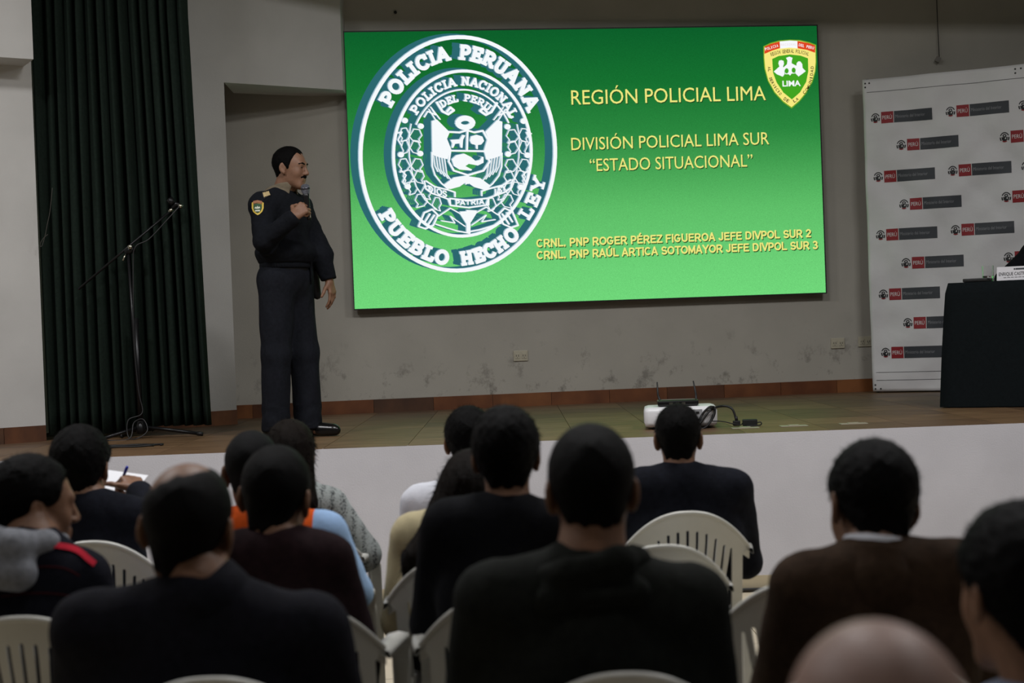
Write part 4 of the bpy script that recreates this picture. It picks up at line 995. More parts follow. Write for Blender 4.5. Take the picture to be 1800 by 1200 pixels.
def blades(V, Q, n, ln, wd, seed, down=.5, axis=None):
    """short hair tips standing off the hair surface"""
    r = np.random.default_rng(seed); fi = r.integers(0, len(Q), n); a, b, c_ = V[Q[fi, 0]], V[Q[fi, 1]], V[Q[fi, 2]]; cen = (a + V[Q[fi, 2]]) / 2
    nn = np.cross(b - a, c_ - a); nn /= np.maximum(np.linalg.norm(nn, axis=1), 1e-9)[:, None]
    dr = r.normal(0, .5, (n, 3)) + A((0, 0, -down)); dr = nn * .55 + dr * .75; dr /= np.linalg.norm(dr, axis=1)[:, None]
    sd_ = np.cross(dr, r.normal(0, 1, (n, 3))); sd_ /= np.linalg.norm(sd_, axis=1)[:, None]
    L = ln * r.uniform(.5, 1.2, n)[:, None]; p0 = cen - nn * .002
    W = np.stack([p0 + sd_ * wd, p0 - sd_ * wd, p0 + dr * L], 1).reshape(-1, 3); return W, np.arange(3 * n).reshape(n, 3)
SKIN = {}
def skin(name, rgb): return mat('skin_' + name, rgb, .5, noise=.1, nscale=35, bump=.12, bscale=160, spec=.35)
def hairm(name, rgb, rough=.55): return mat('hair_' + name, rgb, rough, noise=.4, nscale=180, bump=.5, bscale=300, spec=.06)
M_sk1 = skin('tan', (126, 92, 71)); M_sk2 = skin('brown', (128, 94, 74)); M_skb = skin('ruddy', (150, 120, 108))
M_h1 = hairm('black', (8, 7, 7)); M_h2 = hairm('dark_brown', (19, 13, 9)); M_h3 = hairm('grey_black', (20, 20, 21)); M_h4 = hairm('charcoal', (10, 9, 9))
M_tr1 = cloth('trousers_dark', (24, 25, 30)); M_shoe = mat('shoe_black', (10, 10, 11), .25)

class Person:
    def __init__(s, label, loc, yaw, group=None, name='person'):
        s.root = empty(name, loc, label, 'person', group, rz=-yaw); s.loc = Vector(loc); s.yaw = yaw; s.Ri = Matrix.Rotation(yaw, 3, 'Z')
        s.bvh = {}
    def L(s, wp): return s.Ri @ (Vector(wp) - s.loc)
    def mesh(s, name, fn, lo, hi, h, m, parent=None, mi=None, add=None):
        V, Q = sdf_mesh(fn, lo, hi, h); Qs = [Q]; idx = None
        if mi is not None: idx = mi(V[Q].mean(axis=1))
        if add is not None:
            W, Tt = add(V, Q); Qs.append(Tt + len(V)); V = np.concatenate([V, W])
            if idx is not None: idx = np.concatenate([idx, np.zeros(len(Tt), int)])
        o = obj(name, np_mesh(name, V, Qs if len(Qs) > 1 else Q, idx), m, parent or s.root); s.bvh[name] = (V, Q); return o
    def hit(s, name, px, py, off=.0):
        """point of a garment seen through a pixel of the photograph (local) and its normal"""
        V, Q = s.bvh[name]
        if (name, 't') not in s.bvh: s.bvh[(name, 't')] = BVHTree.FromPolygons([tuple(v) for v in V], [tuple(q) for q in Q])
        o = s.L(cam_loc); d = (s.Ri @ ray(px, py)).normalized(); r = s.bvh[(name, 't')].ray_cast(o, d)
        if r[0] is None: return None
        n = r[1] if r[1].dot(d) < 0 else -r[1]; return r[0] + n * off, n
    def ribbon(s, part, garment, pts, width, m, off=.002, sub=4):
        pp = spline([(x, y, 0) for x, y in pts], sub); V = []; Q = []; T = []
        for i, p in enumerate(pp):
            a = pp[max(i - 1, 0)]; b = pp[min(i + 1, len(pp) - 1)]; t = (b - a).normalized(); n = Vector((-t.y, t.x, 0)) * width / 2; hh = [s.hit(garment, p.x + n.x * k, p.y + n.y * k, off) for k in (-1, 0, 1)]
            if None in hh: continue
            V += [tuple(x[0]) for x in hh]
        k = len(V) // 3
        for i in range(k - 1):
            for j in range(2): Q.append((i * 3 + j, i * 3 + j + 1, i * 3 + j + 4, i * 3 + j + 3))
        if Q: obj(part, np_mesh(part, V, Q), m, s.root)
BB_T = ((-.42, -.30, .40), (.42, .55, 1.25))
def seated(label, row, head, sh, jm, hm=M_h1, sm=M_sk1, hs=1.0, yaw=0., pitch=.05, roll=0., ht=.012, lean=.02, seated_z=.44, hair='short', hvox=.006, bvox=.0068, jvox=.009, collar=None, arms=None, hood=None, group='seated audience seen from behind', base_z=0., tw=1.0, sleeve=None, vest=None, seed=0, hshape=None, facing=0., trm=None, blade=2200, headlean=0., neckr=.056, yoff=.205, hcrown=None, drop=0.0, spec=None, nk=None):
    """row: distance of the chair back; head (px, top y); sh (left px, right px, y)"""
    dt = row + yoff; SLw = P(sh[0], sh[2] if len(sh) < 4 else sh[3], dt); SRw = P(sh[1], sh[2], dt)
    cx = (SLw.x + SRw.x) / 2; pr = Person(label, (cx, dt, base_z), facing, group); lc = lambda v: A(pr.L(v)); R = headR(yaw, pitch, roll)
    top = lc(P(head[0], head[1], dt + lean)); hc = top - A((0, 0, 1)) * ((.133 + ht * .8) * hs) + R[:, 1] * .012
    SL = lc(SLw); SR = lc(SRw)
    if SL[0] > SR[0]: SL, SR = SR, SL
    w = SR[0] - SL[0]; jr = .058 * (w / .48) ** .5
    JL = SL + A((jr, 0, -jr)); JR = SR + A((-jr, 0, -jr)); C = (JL + JR) / 2; up1 = A((0, 0, 1))
    hb = hc + R @ A((0, -.022, -.05)) * hs; nb = A((C[0] * .65 + hc[0] * .35, C[1] - .01, max(C[2] + .045, C[2] + .3 * (hc[2] - C[2] - .1))))
    if nk: nb = lc(P(nk[0], nk[1], dt - .06)) + A((0, .05, -.045))
    # arms: elbows and wrists
    EL = JL + A((-.045, .10, -.27)); ER = JR + A((.045, .10, -.27)); WL = A((C[0] - .12, .36, max(EL[2] - .02, seated_z + .22))); WR = A((C[0] + .12, .36, max(ER[2] - .02, seated_z + .22)))
    if arms:
        if 'EL' in arms: EL = lc(arms['EL'])
        if 'WL' in arms: WL = lc(arms['WL'])
        if 'ER' in arms: ER = lc(arms['ER'])
        if 'WR' in arms: WR = lc(arms['WR'])
    pz = seated_z + .10; pel = A((0, .03, pz))
    def torso(g):
        ch = C + A((0, .0, -.14)); be = A((C[0] * .5, .015, (C[2] - .16 + pz) / 2 + .02))
        T_ = [s_cap(JL + A((.02, -.01, 0)), JR + A((-.02, -.01, 0)), jr * .95 + g, jr * .95 + g), (s_ell(ch, (w * .41 * tw + g, .112 + g, .21)), .06), (s_ell(be, (w * .37 * tw + g, .12 + g, .2)), .06), (s_ell(pel, (w * .38 * tw + g, .135 + g, .12)), .05),
              (s_cap(nb + A((0, -.005, -.015)), JL + A((.05, -.01, -.0)), .05 + g, .05 + g), .05), (s_cap(nb + A((0, -.005, -.015)), JR + A((-.05, -.01, 0)), .05 + g, .05 + g), .05)]
        return T_
    def armsf(g):
        return [(s_cap(JL, EL, jr + g * .8, .047 + g), .03), (s_cap(EL, WL, .046 + g, .036 + g), .02), (s_cap(JR, ER, jr + g * .8, .047 + g), .03), (s_cap(ER, WR, .046 + g, .036 + g), .02)]
    lo, hi = A((-.45, -.3, seated_z - .02)), A((.45, .62, 1.36))
    if arms: hi = np.maximum(hi, np.max([WL, WR, EL, ER], axis=0) + .1); lo = np.minimum(lo, np.min([WL, WR, EL, ER], axis=0) - .1)
    # ---- body: head, neck, trunk, arms with hands, legs in one surface
    hips = [A((s * .085, .04, pz - .02)) for s in (-1, 1)]; knees = [A((s * .12, .44, seated_z + .07)) for s in (-1, 1)]; ank = [A((s * .12, .46, .09)) for s in (-1, 1)]
    dl = (WL - EL) / np.linalg.norm(WL - EL); dr_ = (WR - ER) / np.linalg.norm(WR - ER)
    nL, nR = A((0.3, .1, -1)), A((-.3, .1, -1))
    if arms and 'nR' in arms: nR = A(arms['nR'])
    cR = arms.get('cR', (25, 35, 25)) if arms else (25, 35, 25)
    body = [in_head(HEAD_FULL, hc, R, hs), (s_cap(hb, nb, neckr * hs, neckr * 1.08 * hs), .03), (s_cap(nb, nb + A((0, 0, -.06)), neckr * hs, .07), .03)] + [(q if not isinstance(q, tuple) else q[0], .03) for q in torso(-.016)] + armsf(-.012)
    body += [(hand_fn(WL + dl * .01, dl, nL, -1), .012), (hand_fn(WR + dr_ * .01, dr_, nR, 1, cR), .012)]
    for i in range(2): body += [(s_cap(hips[i], knees[i], .065, .045), .03), (s_cap(knees[i], ank[i], .045, .032), .02), (s_cap(ank[i], ank[i] + A((0, .12, -.055)), .03, .025), .02)]
    pr.mesh('body', union(body, .03), (lo[0], lo[1], .0), (hi[0], max(hi[1], .7), 1.4), bvox, sm)
    # ---- garment over trunk and arms
    g = .012; jk0 = union(torso(g) + armsf(g), .05)
    def jk(p):
        d = jk0(p) + .0022 * wob(p, 15, seed) + .0012 * wob(p * A((1.6, 1, .8)).astype(np.float32), 38, seed + 3)
        return smax(d, -(p[:, 2] - (seated_z + .01)), .01)
    mi = None
    if vest is not None:
        def mi(c): # sleeves take the second material
            dT = union(torso(g), .05)(c); dA = np.minimum(armsf(g)[0][0](c), armsf(g)[2][0](c)); return ((np.abs(c[:, 0] - C[0]) > w * vest)).astype(int)
    pr.mesh('sweater' if spec == 'sweater' else 'jacket', jk, lo, hi, jvox, jm, None, mi)
    pr.gname = 'sweater' if spec == 'sweater' else 'jacket'
    na = (hb - nb); na = na / np.linalg.norm(na)
    if collar:
        for nm, cmx, r0, r1, z0, z1 in collar:
            cone = s_cap(nb + na * z0, nb + na * z1, r0, r1); inner = s_cap(nb + na * (z0 - .1), nb + na * (z1 + .1), r0 * 0 + neckr * hs * .9, neckr * hs * .95)
            tilt = A((0, .35, 1)) / np.linalg.norm((0, .35, 1))
            def cf(p, cone=cone, z1=z1): return smax(cone(p), ((p - nb - na * z1) @ (na - A((0, .30, 0)))), .006)
            pr.mesh(nm, cf, nb + A((-.16, -.16, -.12)), nb + A((.16, .16, .14)), .006, cmx)
    if hood: pr.mesh('hood', union([(s_cap(nb + A(a), nb + A(b), r0, r1) if i == 0 else (s_cap(nb + A(a), nb + A(b), r0, r1), .02)) for i, (a, b, r0, r1) in enumerate(hood[1])], .02), nb + A((-.3, -.22, -.2)), nb + A((.3, .2, .2)), .007, hood[0])
    # ---- trousers and shoes
    tr = [s_ell(A((0, .04, pz - .01)), (.175, .15, .105))]
    for i in range(2): tr += [(s_cap(hips[i], knees[i], .084, .066), .03), (s_cap(knees[i], ank[i] + A((0, 0, .03)), .064, .052), .02)]
    tf = union(tr, .03)
    pr.mesh('trousers', lambda p: np.maximum(tf(p), seated_z + .005 - p[:, 2] - 10 * np.clip(p[:, 1] - .28, 0, 1)), (-.3, -.2, .0), (.3, .65, seated_z + .25), .013, trm or M_tr1)
    for i in range(2):
        a = ank[i]; pr.mesh('shoe', lambda p, a=a: np.maximum(union([s_cap(A((a[0], a[1] - .03, .045)), A((a[0], a[1] + .17, .035)), .042, .036)], .02)(p), .004 - p[:, 2]), (a[0] - .06, a[1] - .1, 0), (a[0] + .06, a[1] + .25, .1), .012, M_shoe)
    # ---- hair
    if hair == 'none': return pr
    if hair == 'long':
        ex = union(hshape, .03); exf = lambda q: ex(q) + .003 * wob(q * A((1, 1, .25)), 110, seed)
        hf = hair_fn(hc, R, hs, ht, noise=.06, seed=seed, extra=exf, drop=.01)
        pr.mesh('hair', hf, hc - A((.22, .25, .42)), hc + A((.22, .16, .18)), hvox, hm, None, None, lambda V, Q: blades(V, Q, 2500, .03, .0012, seed, 1.2))
    else:
        cr = hcrown
        sh_ = hshape
        hf = hair_fn(hc, R, hs, ht, noise=.12 if hair == 'short' else .06, seed=seed, crown=cr, drop=drop, shape=sh_)
        pr.mesh('hair', hf, hc - A((.14, .16, .16)), hc + A((.14, .16, .18)), hvox, hm, None, None, (lambda V, Q: blades(V, Q, blade, .014 if hair == 'short' else .006, .0009, seed)) if blade else None)
    pr.hc = hc; pr.R = R; pr.nb = nb
    return pr

# ------------------------------------------------------------------ the audience
J_navy = cloth('suit_navy', (21, 23, 31)); J_dark = cloth('suit_dark', (22, 22, 29)); J_olive = cloth('jacket_olive_black', (27, 29, 26)); J_brown = cloth('suit_brown', (56, 42, 31)); J_black = cloth('sweater_black', (15, 16, 20)); J_maroon = cloth('sweater_maroon', (36, 22, 25))
J_boy = cloth('sweater_boy', (22, 23, 32)); J_orange = cloth('vest_orange', (214, 88, 30), .08); J_blue = cloth('shirt_blue', (150, 180, 218), .06); J_white = cloth('shirt_white', (214, 216, 224), .04); J_beige = cloth('jacket_beige', (196, 184, 148), .06)
J_grey = cloth('knit_grey', (128, 130, 136), .2); J_red = cloth('stripe_red', (190, 40, 58), .1); J_mstripe = cloth('stripe_maroon', (66, 26, 30), .1); J_bg = cloth('shirt_blue_grey', (120, 128, 146), .1)
def tweed():
    m = mat('tweed_grey', (92, 96, 98), .95); nt = m.node_tree; b = nt.nodes['Principled BSDF']; tc = nt.nodes.new('ShaderNodeTexCoord'); n = nt.nodes.new('ShaderNodeTexNoise'); n.inputs['Scale'].default_value = 160; n.inputs['Detail'].default_value = 3
    nt.links.new(tc.outputs['Object'], n.inputs['Vector']); r = nt.nodes.new('ShaderNodeValToRGB'); r.color_ramp.elements[0].position = .42; r.color_ramp.elements[1].position = .58; r.color_ramp.elements[0].color = (*lin((44, 48, 50)), 1); r.color_ramp.elements[1].color = (*lin((150, 156, 154)), 1)
    wv = nt.nodes.new('ShaderNodeTexWave'); wv.inputs['Scale'].default_value = 9; wv.inputs['Distortion'].default_value = .6; nt.links.new(tc.outputs['Object'], wv.inputs['Vector'])
    mx = nt.nodes.new('ShaderNodeMath'); mx.operation = 'MULTIPLY_ADD'; mx.inputs[1].default_value = .16; nt.links.new(wv.outputs['Fac'], mx.inputs[0]); nt.links.new(n.outputs['Fac'], mx.inputs[2]); nt.links.new(mx.outputs[0], r.inputs[0]); nt.links.new(r.outputs[0], b.inputs['Base Color']); return m
J_tweed = tweed()
# front row
seated('woman with brown shoulder-length hair and grey tweed jacket in the front row', 4.85, (508, 736), (430, 606, 862), J_tweed, M_h2, hs=.97, hair='long', ht=.016, seed=1, arms={'ER': P(640, 975, 5.05), 'WR': P(600, 1000, 5.3)}, tw=.95,
       hshape=[s_cap((0, -.055, .03), (.02, -.11, -.15), .075, .065), (s_cap((.05, -.04, .02), (.075, -.12, -.16), .03, .035), .03), (s_cap((-.06, -.03, .02), (-.07, -.04, -.14), .03, .03), .03)])
seated('dark-haired person in a white shirt in the front row behind the long-haired woman', 4.80, (822, 712), (708, 890, 860), J_white, M_h1, hs=.98, ht=.014, seed=2)
pa = seated('man in a navy suit with grey collar sitting in front of the projector', 4.73, (1190, 708), (1096, 1318, 830), J_navy, M_h1, hs=.95, yaw=.12, ht=.010, seed=3, nk=(1197, 818), collar=[('collar', J_grey, .074, .068, -.03, .035)])
# man writing
wr_ = P(243, 862, 4.98)
pw_ = seated('man in dark clothes writing with a blue pen at left', 4.55, (138, 745), (60, 262, 878), J_navy, M_h1, hs=1.06, ht=.018, seed=4, nk=(150, 866), arms={'ER': P(268, 905, 4.93), 'WR': P(246, 868, 5.02), 'nR': (-.5, .45, -.75), 'cR': (58, 60, 40)})
# second row
seated('man with short greying hair in orange vest over light blue sleeves', 4.05, (440, 755), (340, 606, 905), [J_orange, J_blue], M_h3, hs=1.0, ht=.006, hair='buzz', seed=5, vest=.315, arms={'ER': P(620, 1040, 4.28)}, collar=[('vest_collar', J_orange, .085, .078, -.03, .035)])
seated('long-haired woman in a beige jacket', 3.97, (826, 788), (690, 900, 912), J_beige, M_h2, hs=1.0, yaw=.25, hair='long', ht=.014, seed=6,
       hshape=[s_cap((-.005, -.06, .02), (-.05, -.125, -.17), .076, .07), (s_cap((-.05, -.08, .0), (-.12, -.165, -.18), .04, .045), .04), (s_cap((-.12, -.165, -.16), (-.15, -.165, -.26), .042, .016), .03), (s_cap((.05, -.06, .0), (.03, -.15, -.2), .035, .045), .04)])
# third row
p6 = seated('man in a black crew-neck sweater with thick dark hair', 3.40, (886, 711), (744, 1012, 890), J_black, M_h1, hs=.97, ht=.017, seed=7, nk=(893, 876), spec='sweater', collar=[('neckband', J_black, .072, .066, -.03, .012)])
seated('man in a maroon sweater with short dark hair, head bent right', 3.38, (478, 780), (380, 615, 946), J_maroon, M_h4, hs=1.05, roll=.10, yaw=.1, pitch=.12, ht=.008, hair='buzz', seed=8, nk=(482, 938), spec='sweater', collar=[('neckband', J_maroon, .072, .066, -.03, .012)])
boy = seated('boy in a striped dark sweater with grey hood, face in profile', 3.33, (44, 796), (-62, 186, 976), J_boy, M_h1, hs=1.0, yaw=.95, pitch=.08, ht=.014, seed=9, nk=(42, 926), spec='sweater', hvox=.005, bvox=.005, lean=.05,
       hood=(J_grey, [((-.10, -.05, .02), (-.01, -.085, .0), .04, .042), ((-.01, -.085, .0), (.045, -.035, .0), .042, .032), ((-.10, .02, .02), (-.10, -.05, .02), .036, .04), ((.045, -.035, .0), (.05, .06, -.01), .032, .026), ((-.09, -.085, -.05), (.0, -.10, -.06), .045, .045)]))
boy.ribbon('red_stripe', 'sweater', [(70, 956), (105, 960), (135, 968), (158, 986), (166, 992)], 10, J_red, .004)
boy.ribbon('thin_stripe', 'sweater', [(2, 1003), (60, 996), (110, 998), (140, 1012)], 3, J_mstripe, .003)
boy.ribbon('thin_stripe', 'sweater', [(2, 1048), (60, 1042), (110, 1044), (140, 1052)], 3, J_mstripe, .003)
# fourth row
seated('balding man in a dark suit at left, thin hair over a bare crown', 2.66, (322, 808), (96, 606, 1050), J_dark, M_h4, M_sk1, hs=1.08, roll=.09, pitch=.0, ht=.008, hair='buzz', hvox=.005, seed=10, nk=(345, 1000), collar=[('collar', J_dark, .085, .078, -.03, .010)], hcrown=((-.03, -.015, .13), .058))
pm = seated('man in a dark hooded jacket with close-cropped hair in the centre', 2.58, (1036, 742), (803, 1272, 1000), J_olive, M_h4, M_sk1, hs=1.03, ht=.010, hair='buzz', hvox=.0045, seed=11, nk=(1040, 952), neckr=.06,
       hood=(J_olive, [((-.125, -.02, -.03), (-.05, -.075, -.01), .026, .027), ((-.05, -.075, -.01), (.05, -.072, .01), .027, .027), ((.05, -.072, .01), (.088, -.015, .0), .027, .025), ((.088, -.015, .0), (.085, .06, .0), .025, .022), ((-.125, -.02, -.03), (-.10, .06, -.01), .026, .024), ((-.09, -.07, -.06), (.08, -.07, -.05), .03, .03)]))
seated('man in a brown suit with white shirt collar, head bowed to the left', 2.68, (1532, 769), (1360, 1735, 960, 985), J_brown, M_h1, M_sk1, hs=1.03, yaw=-.12, pitch=.3, roll=.12, ht=.014, nk=(1552, 958), hvox=.005, seed=12, collar=[('shirt_collar', J_white, .070, .067, -.02, .056), ('suit_collar', J_brown, .088, .078, -.04, .034)], lean=.05)
# nearest rows
seated('dark-haired man in a blue-grey shirt cut off by the right edge', 1.95, (1800, 878), (1690, 2010, 1230), J_bg, M_h1, M_sk2, hs=1.04, yaw=-.2, ht=.016, hvox=.005, seed=13)
seated('bald man nearest the camera, only the top of his head showing', 1.07, (1540, 1086), (1290, 1790, 1560), J_bg, M_h3, M_skb, hs=1.08, ht=.004, hair='buzz', hvox=.0045, seed=14, bvox=.0045, hcrown=((0, 0, .10), .115), blade=500)
# pen and paper of the writing man
pen0 = P(214, 846, 5.10); pn = empty('ballpoint_pen', pen0, 'blue ballpoint pen in the hand of the man at left', 'pen'); M_pen = mat('pen_blue', (24, 40, 150), .3)
tube('barrel', [(-.05, .05, -.09), (.01, -.01, .02)], .0045, M_pen, pn); tube('cap', [(.01, -.01, .02), (.03, -.03, .055)], .0055, M_pen, pn)
pp_ = P(203, 858, 5.14); o = box('paper_sheet', (-.085, -.001, -.09), (.085, .001, .09), mat('paper', (235, 236, 240), .7), None, 0, pp_); o.rotation_euler = (-1.0, .12, -.3); tag(o, 'white sheet of paper held up by the writing man', 'paper')
# person at the table on the stage
tp = tO + txv * .61 + tyv * .80
TP = Person('person in black jacket seated behind the draped table, arm resting on it', (tp.x, tp.y, HS), math.pi - tang)
def tperson():
    JL, JR = A((-.17, 0, .97)), A((.17, 0, .97)); ER = A((.34, .16, .80)); WR = A((.12, .34, .82)); EL = A((-.30, .16, .80)); WL = A((-.1, .34, .82)); R = headR(0, .05, 0); hc = A((0, .04, 1.2))
    core = lambda g: [s_cap(JL, JR, .055 + g, .055 + g), (s_ell((0, 0, .82), (.17 + g, .11 + g, .2)), .06), (s_ell((0, .0, .6), (.16 + g, .12 + g, .2)), .06), (s_cap((0, -.01, 1.0), JL, .05 + g, .05 + g), .04), (s_cap((0, -.01, 1.0), JR, .05 + g, .05 + g), .04), (s_cap(JL, EL, .055 + g, .045 + g), .03), (s_cap(EL, WL, .044 + g, .034 + g), .02), (s_cap(JR, ER, .055 + g, .045 + g), .03), (s_cap(ER, WR, .044 + g, .034 + g), .02)]
    b = [in_head(HEAD_FULL, hc, R, 1.0), (s_cap((0, .02, 1.14), (0, -.01, 1.0), .055, .06), .03)] + core(-.012) + [(hand_fn(WL, WL - EL, (0, 0, -1), -1), .01), (hand_fn(WR, WR - ER, (0, 0, -1), 1), .01)]
    for s in (-1, 1): b += [(s_cap((s * .09, .03, .5), (s * .11, .42, .5), .07, .05), .03), (s_cap((s * .11, .42, .5), (s * .11, .44, .06), .05, .035), .02), (s_cap((s * .11, .42, .04), (s * .11, .54, .03), .03, .025), .02)]
    TP.mesh('body', union(b, .03), (-.45, -.2, 0), (.45, .6, 1.4), .008, M_sk2); j = union(core(.012), .04); TP.mesh('jacket', lambda p: smax(j(p), .46 - p[:, 2], .01), (-.45, -.25, .4), (.45, .5, 1.1), .01, J_black)
    t = union([s_ell((0, .03, .52), (.18, .15, .1))] + [x for s in (-1, 1) for x in ((s_cap((s * .09, .03, .5), (s * .11, .42, .5), .085, .066), .03), (s_cap((s * .11, .42, .5), (s * .11, .44, .1), .064, .055), .02))], .03)
    TP.mesh('trousers', t, (-.3, -.2, .02), (.3, .6, .7), .013, M_tr1); TP.mesh('hair', hair_fn(hc, R, 1., .012, seed=21), hc - .17, hc + .18, .007, M_h1)
tperson()

# ------------------------------------------------------------------ the speaker
TH_S = math.radians(30)                      # turned from profile towards the hall
sp0 = PZ(508, 768, HS); sp0 = Vector((P(506, 620, 8.4).x, 8.42, HS))
SPK = Person('man in dark police uniform standing on stage speaking into a microphone', (sp0.x, sp0.y, HS), math.pi / 2 + TH_S)
def speaker():
    L = lambda px, py, Y: A(SPK.L(P(px, py, Y)))
    k = 1.0; up1 = A((0, 0, 1))
    HYAW = -.22                              # head a little more in profile than the chest
    R = headR(HYAW, .08, .0); hs = .98
    htop = L(513, 257, 8.40); hc = A((.0, .035, 0)); hc[2] = htop[2] - (.133 + .007) * hs
    xoff = L(510, 290, 8.40); hc[0], hc[1] = xoff[0], xoff[1]
    JR, JL = A((.174, -.01, 1.368)), A((-.174, -.01, 1.368)); nb = A((hc[0] * .4, .0, 1.448)); hb = hc + R @ A((0, -.02, -.05)) * hs
    # right arm (nearer the hall) holds the microphone, left arm hangs
    micg = P(538, 361, 8.12)                 # grip
    ER = L(464, 424, 8.17); WR = A(SPK.L(P(514, 383, 8.11)))
    EL = L(557, 428, 8.52); WL = L(578, 490, 8.44)
    pel = A((0, 0, .93))
    def torso(g): return [s_cap(JL, JR, .06 + g, .06 + g), (s_ell((0, .0, 1.27), (.185 + g, .118 + g, .2)), .06), (s_ell((0, .015, 1.10), (.172 + g, .128 + g, .14)), .05), (s_ell((0, .005, .96), (.17 + g, .125 + g, .13)), .05), (s_cap(nb - A((0, 0, .03)), JL + A((.05, 0, .0)), .05 + g, .052 + g), .04), (s_cap(nb - A((0, 0, .03)), JR + A((-.05, 0, .0)), .05 + g, .052 + g), .04)]
    def armf(g): return [(s_cap(JL, EL, .058 + g, .046 + g), .03), (s_cap(EL, WL, .046 + g, .034 + g), .02), (s_cap(JR, ER, .06 + g, .048 + g), .03), (s_cap(ER, WR, .047 + g, .036 + g), .02)]
    legs = []
    hipR, hipL = A((.09, 0, .92)), A((-.09, 0, .92)); knR, knL = A((.10, -.01, .5)), A((-.10, .035, .5)); anR, anL = A((.105, -.045, .09)), A((-.10, .035, .09))
    for h, kn, an in ((hipR, knR, anR), (hipL, knL, anL)): legs += [(s_cap(h, kn, .085, .055), .03), (s_cap(kn, an, .055, .04), .02), (s_cap(an + A((0, 0, -.03)), an + A((0, .07, -.055)), .03, .024), .02)]
    dR = (A(SPK.L(micg)) - WR); dR = dR / np.linalg.norm(dR)
    micax = A(SPK.Ri @ Vector(P(536.5, 330, 8.2) - P(543, 384, 8.22))); micax /= np.linalg.norm(micax)
    # palm faces the far side (away from the hall): fingers wrap round the shaft
    mc = A(SPK.L(P(541, 362, 8.20)))
    nR = mc - WR; nR = A(SPK.Ri @ Vector((.45, 1, -.1)))
    handR = hand_fn(WR, dR, nR, 1, (62, 82, 50), 1.04, .0, (.35, .8, .3), True)
    dL = A(SPK.Ri @ Vector((.22, -.05, -1))); handL = hand_fn(WL, dL, A(SPK.Ri @ Vector((-.75, .3, -.1))), -1, (16, 22, 14), .98)
    body = [in_head(HEAD_FULL, hc, R, hs), (s_cap(hb, nb, .058, .062), .03)] + [(q if not isinstance(q, tuple) else q[0], .04) for q in torso(-.014)] + armf(-.012) + [(handR, .012), (handL, .012)] + legs
    SPK.mesh('body', union(body, .03), (-.4, -.3, 0), (.45, .5, 1.75), .0048, M_sk2)
    # jacket (blouson with a gathered waist)
    j0 = union(torso(.016) + armf(.013), .045)
    def jk(p):
        blouse = .022 * np.exp(-((p[:, 2] - 1.09) / .05) ** 2) * (np.abs(p[:, 0]) < .24)
        d = j0(p) - blouse + .004 * wob(p * A((1, 1, .7)), 22, 2) + .0015 * wob(p, 60, 5)
        d = smax(d, 1.03 - p[:, 2] - 10 * np.clip(np.abs(p[:, 0]) - .235, 0, 1) * 0 - np.where(np.linalg.norm(p[:, :2] - WL[:2], axis=1) < .11, 1, 0), .012)
        cut = ((p - WL) @ (-dL)); d = np.maximum(d, np.where(np.linalg.norm(p - WL, axis=1) < .12, -cut - .005, -1))
        cr = (p - WR) @ dR; d = np.maximum(d, np.where(np.linalg.norm(p - WR, axis=1) < .11, cr - .02, -1)); return d
    J = cloth('uniform_black', (19, 21, 26), .2); SPK.mesh('jacket', jk, (-.45, -.32, .75), (.45, .5, 1.56), .006, J)
    wb_ = union([s_ell((0, .008, 1.02), (.178, .138, .09))], .02); SPK.mesh('waistband', lambda p: smax(wb_(p), np.abs(p[:, 2] - 1.025) - .025, .008) + .0015 * np.sin(np.arctan2(p[:, 1], p[:, 0]) * 70), (-.25, -.2, .95), (.25, .2, 1.1), .006, J)
    for nm, W_, d_ in (('cuff', WR, dR), ('cuff', WL, dL)): SPK.mesh(nm, lambda p, W_=W_, d_=d_: smax(s_cap(W_ - d_ * .05, W_ + d_ * .0, .041, .041)(p), np.abs((p - W_) @ d_ + .022) - .02, .006), W_ - .1, W_ + .1, .006, J)
    # collar of the shirt
    Mk = cloth('collar_khaki', (112, 102, 86), .1)
    na = hb - nb; na /= np.linalg.norm(na)
    def cf(p):
        q = p - nb; d = s_cap(nb - na * .05, nb + na * .04, .125, .078)(p); inner = s_cap(nb - na * .1, nb + na * .1, .060, .058)(p)
        d = smax(d, -inner, .004); d = smax(d, (q @ (na + A((0, -.55, 0)))) - .042, .006); d = smax(d, -((q @ na) + .055 + .30 * np.clip(q[:, 1], -.05, 1)), .006)
        gap = np.abs(q[:, 0] - .0) - .016 - .35 * np.clip(.05 - q[:, 2], 0, .2); return np.maximum(d, np.where(q[:, 1] > .03, -gap, -1))
    SPK.mesh('shirt_collar', cf, nb - .15, nb + .15, .0045, Mk)
    for px, py in ((494, 341), (531, 338)):
        r = SPK.hit('shirt_collar', px, py, .003)
        if r: lathe('collar_pin', [(0, .002), (.006, .001), (.007, 0)], mat('brass', (190, 150, 70), .3, .9), SPK.root, 8, Matrix.Translation(r[0]) @ r[1].to_track_quat('Z', 'Y').to_matrix().to_4x4())
    # trousers
    tl = [s_ell((0, .0, .95), (.178, .135, .14))]
    for h, kn, an in ((hipR, knR, anR), (hipL, knL, anL)): tl += [(s_ecap(h, kn, .105, .088, 1, A((1, 0, 0))), .05), (s_cap(kn, an + A((0, .015, -.02)), .086, .082), .03)]
    t0 = union(tl, .04)
    def tf(p): return smax(smax(t0(p) + .004 * wob(p * A((1, 1, .35)), 24, 8) + .002 * np.sin(p[:, 2] * 60 + 4 * np.sin(p[:, 0] * 20)) * (p[:, 2] < .2), p[:, 2] - 1.03, .01), .045 - p[:, 2], .006)
    SPK.mesh('trousers', tf, (-.3, -.25, .0), (.3, .3, 1.1), .0075, cloth('uniform_trousers', (26, 28, 34), .2))
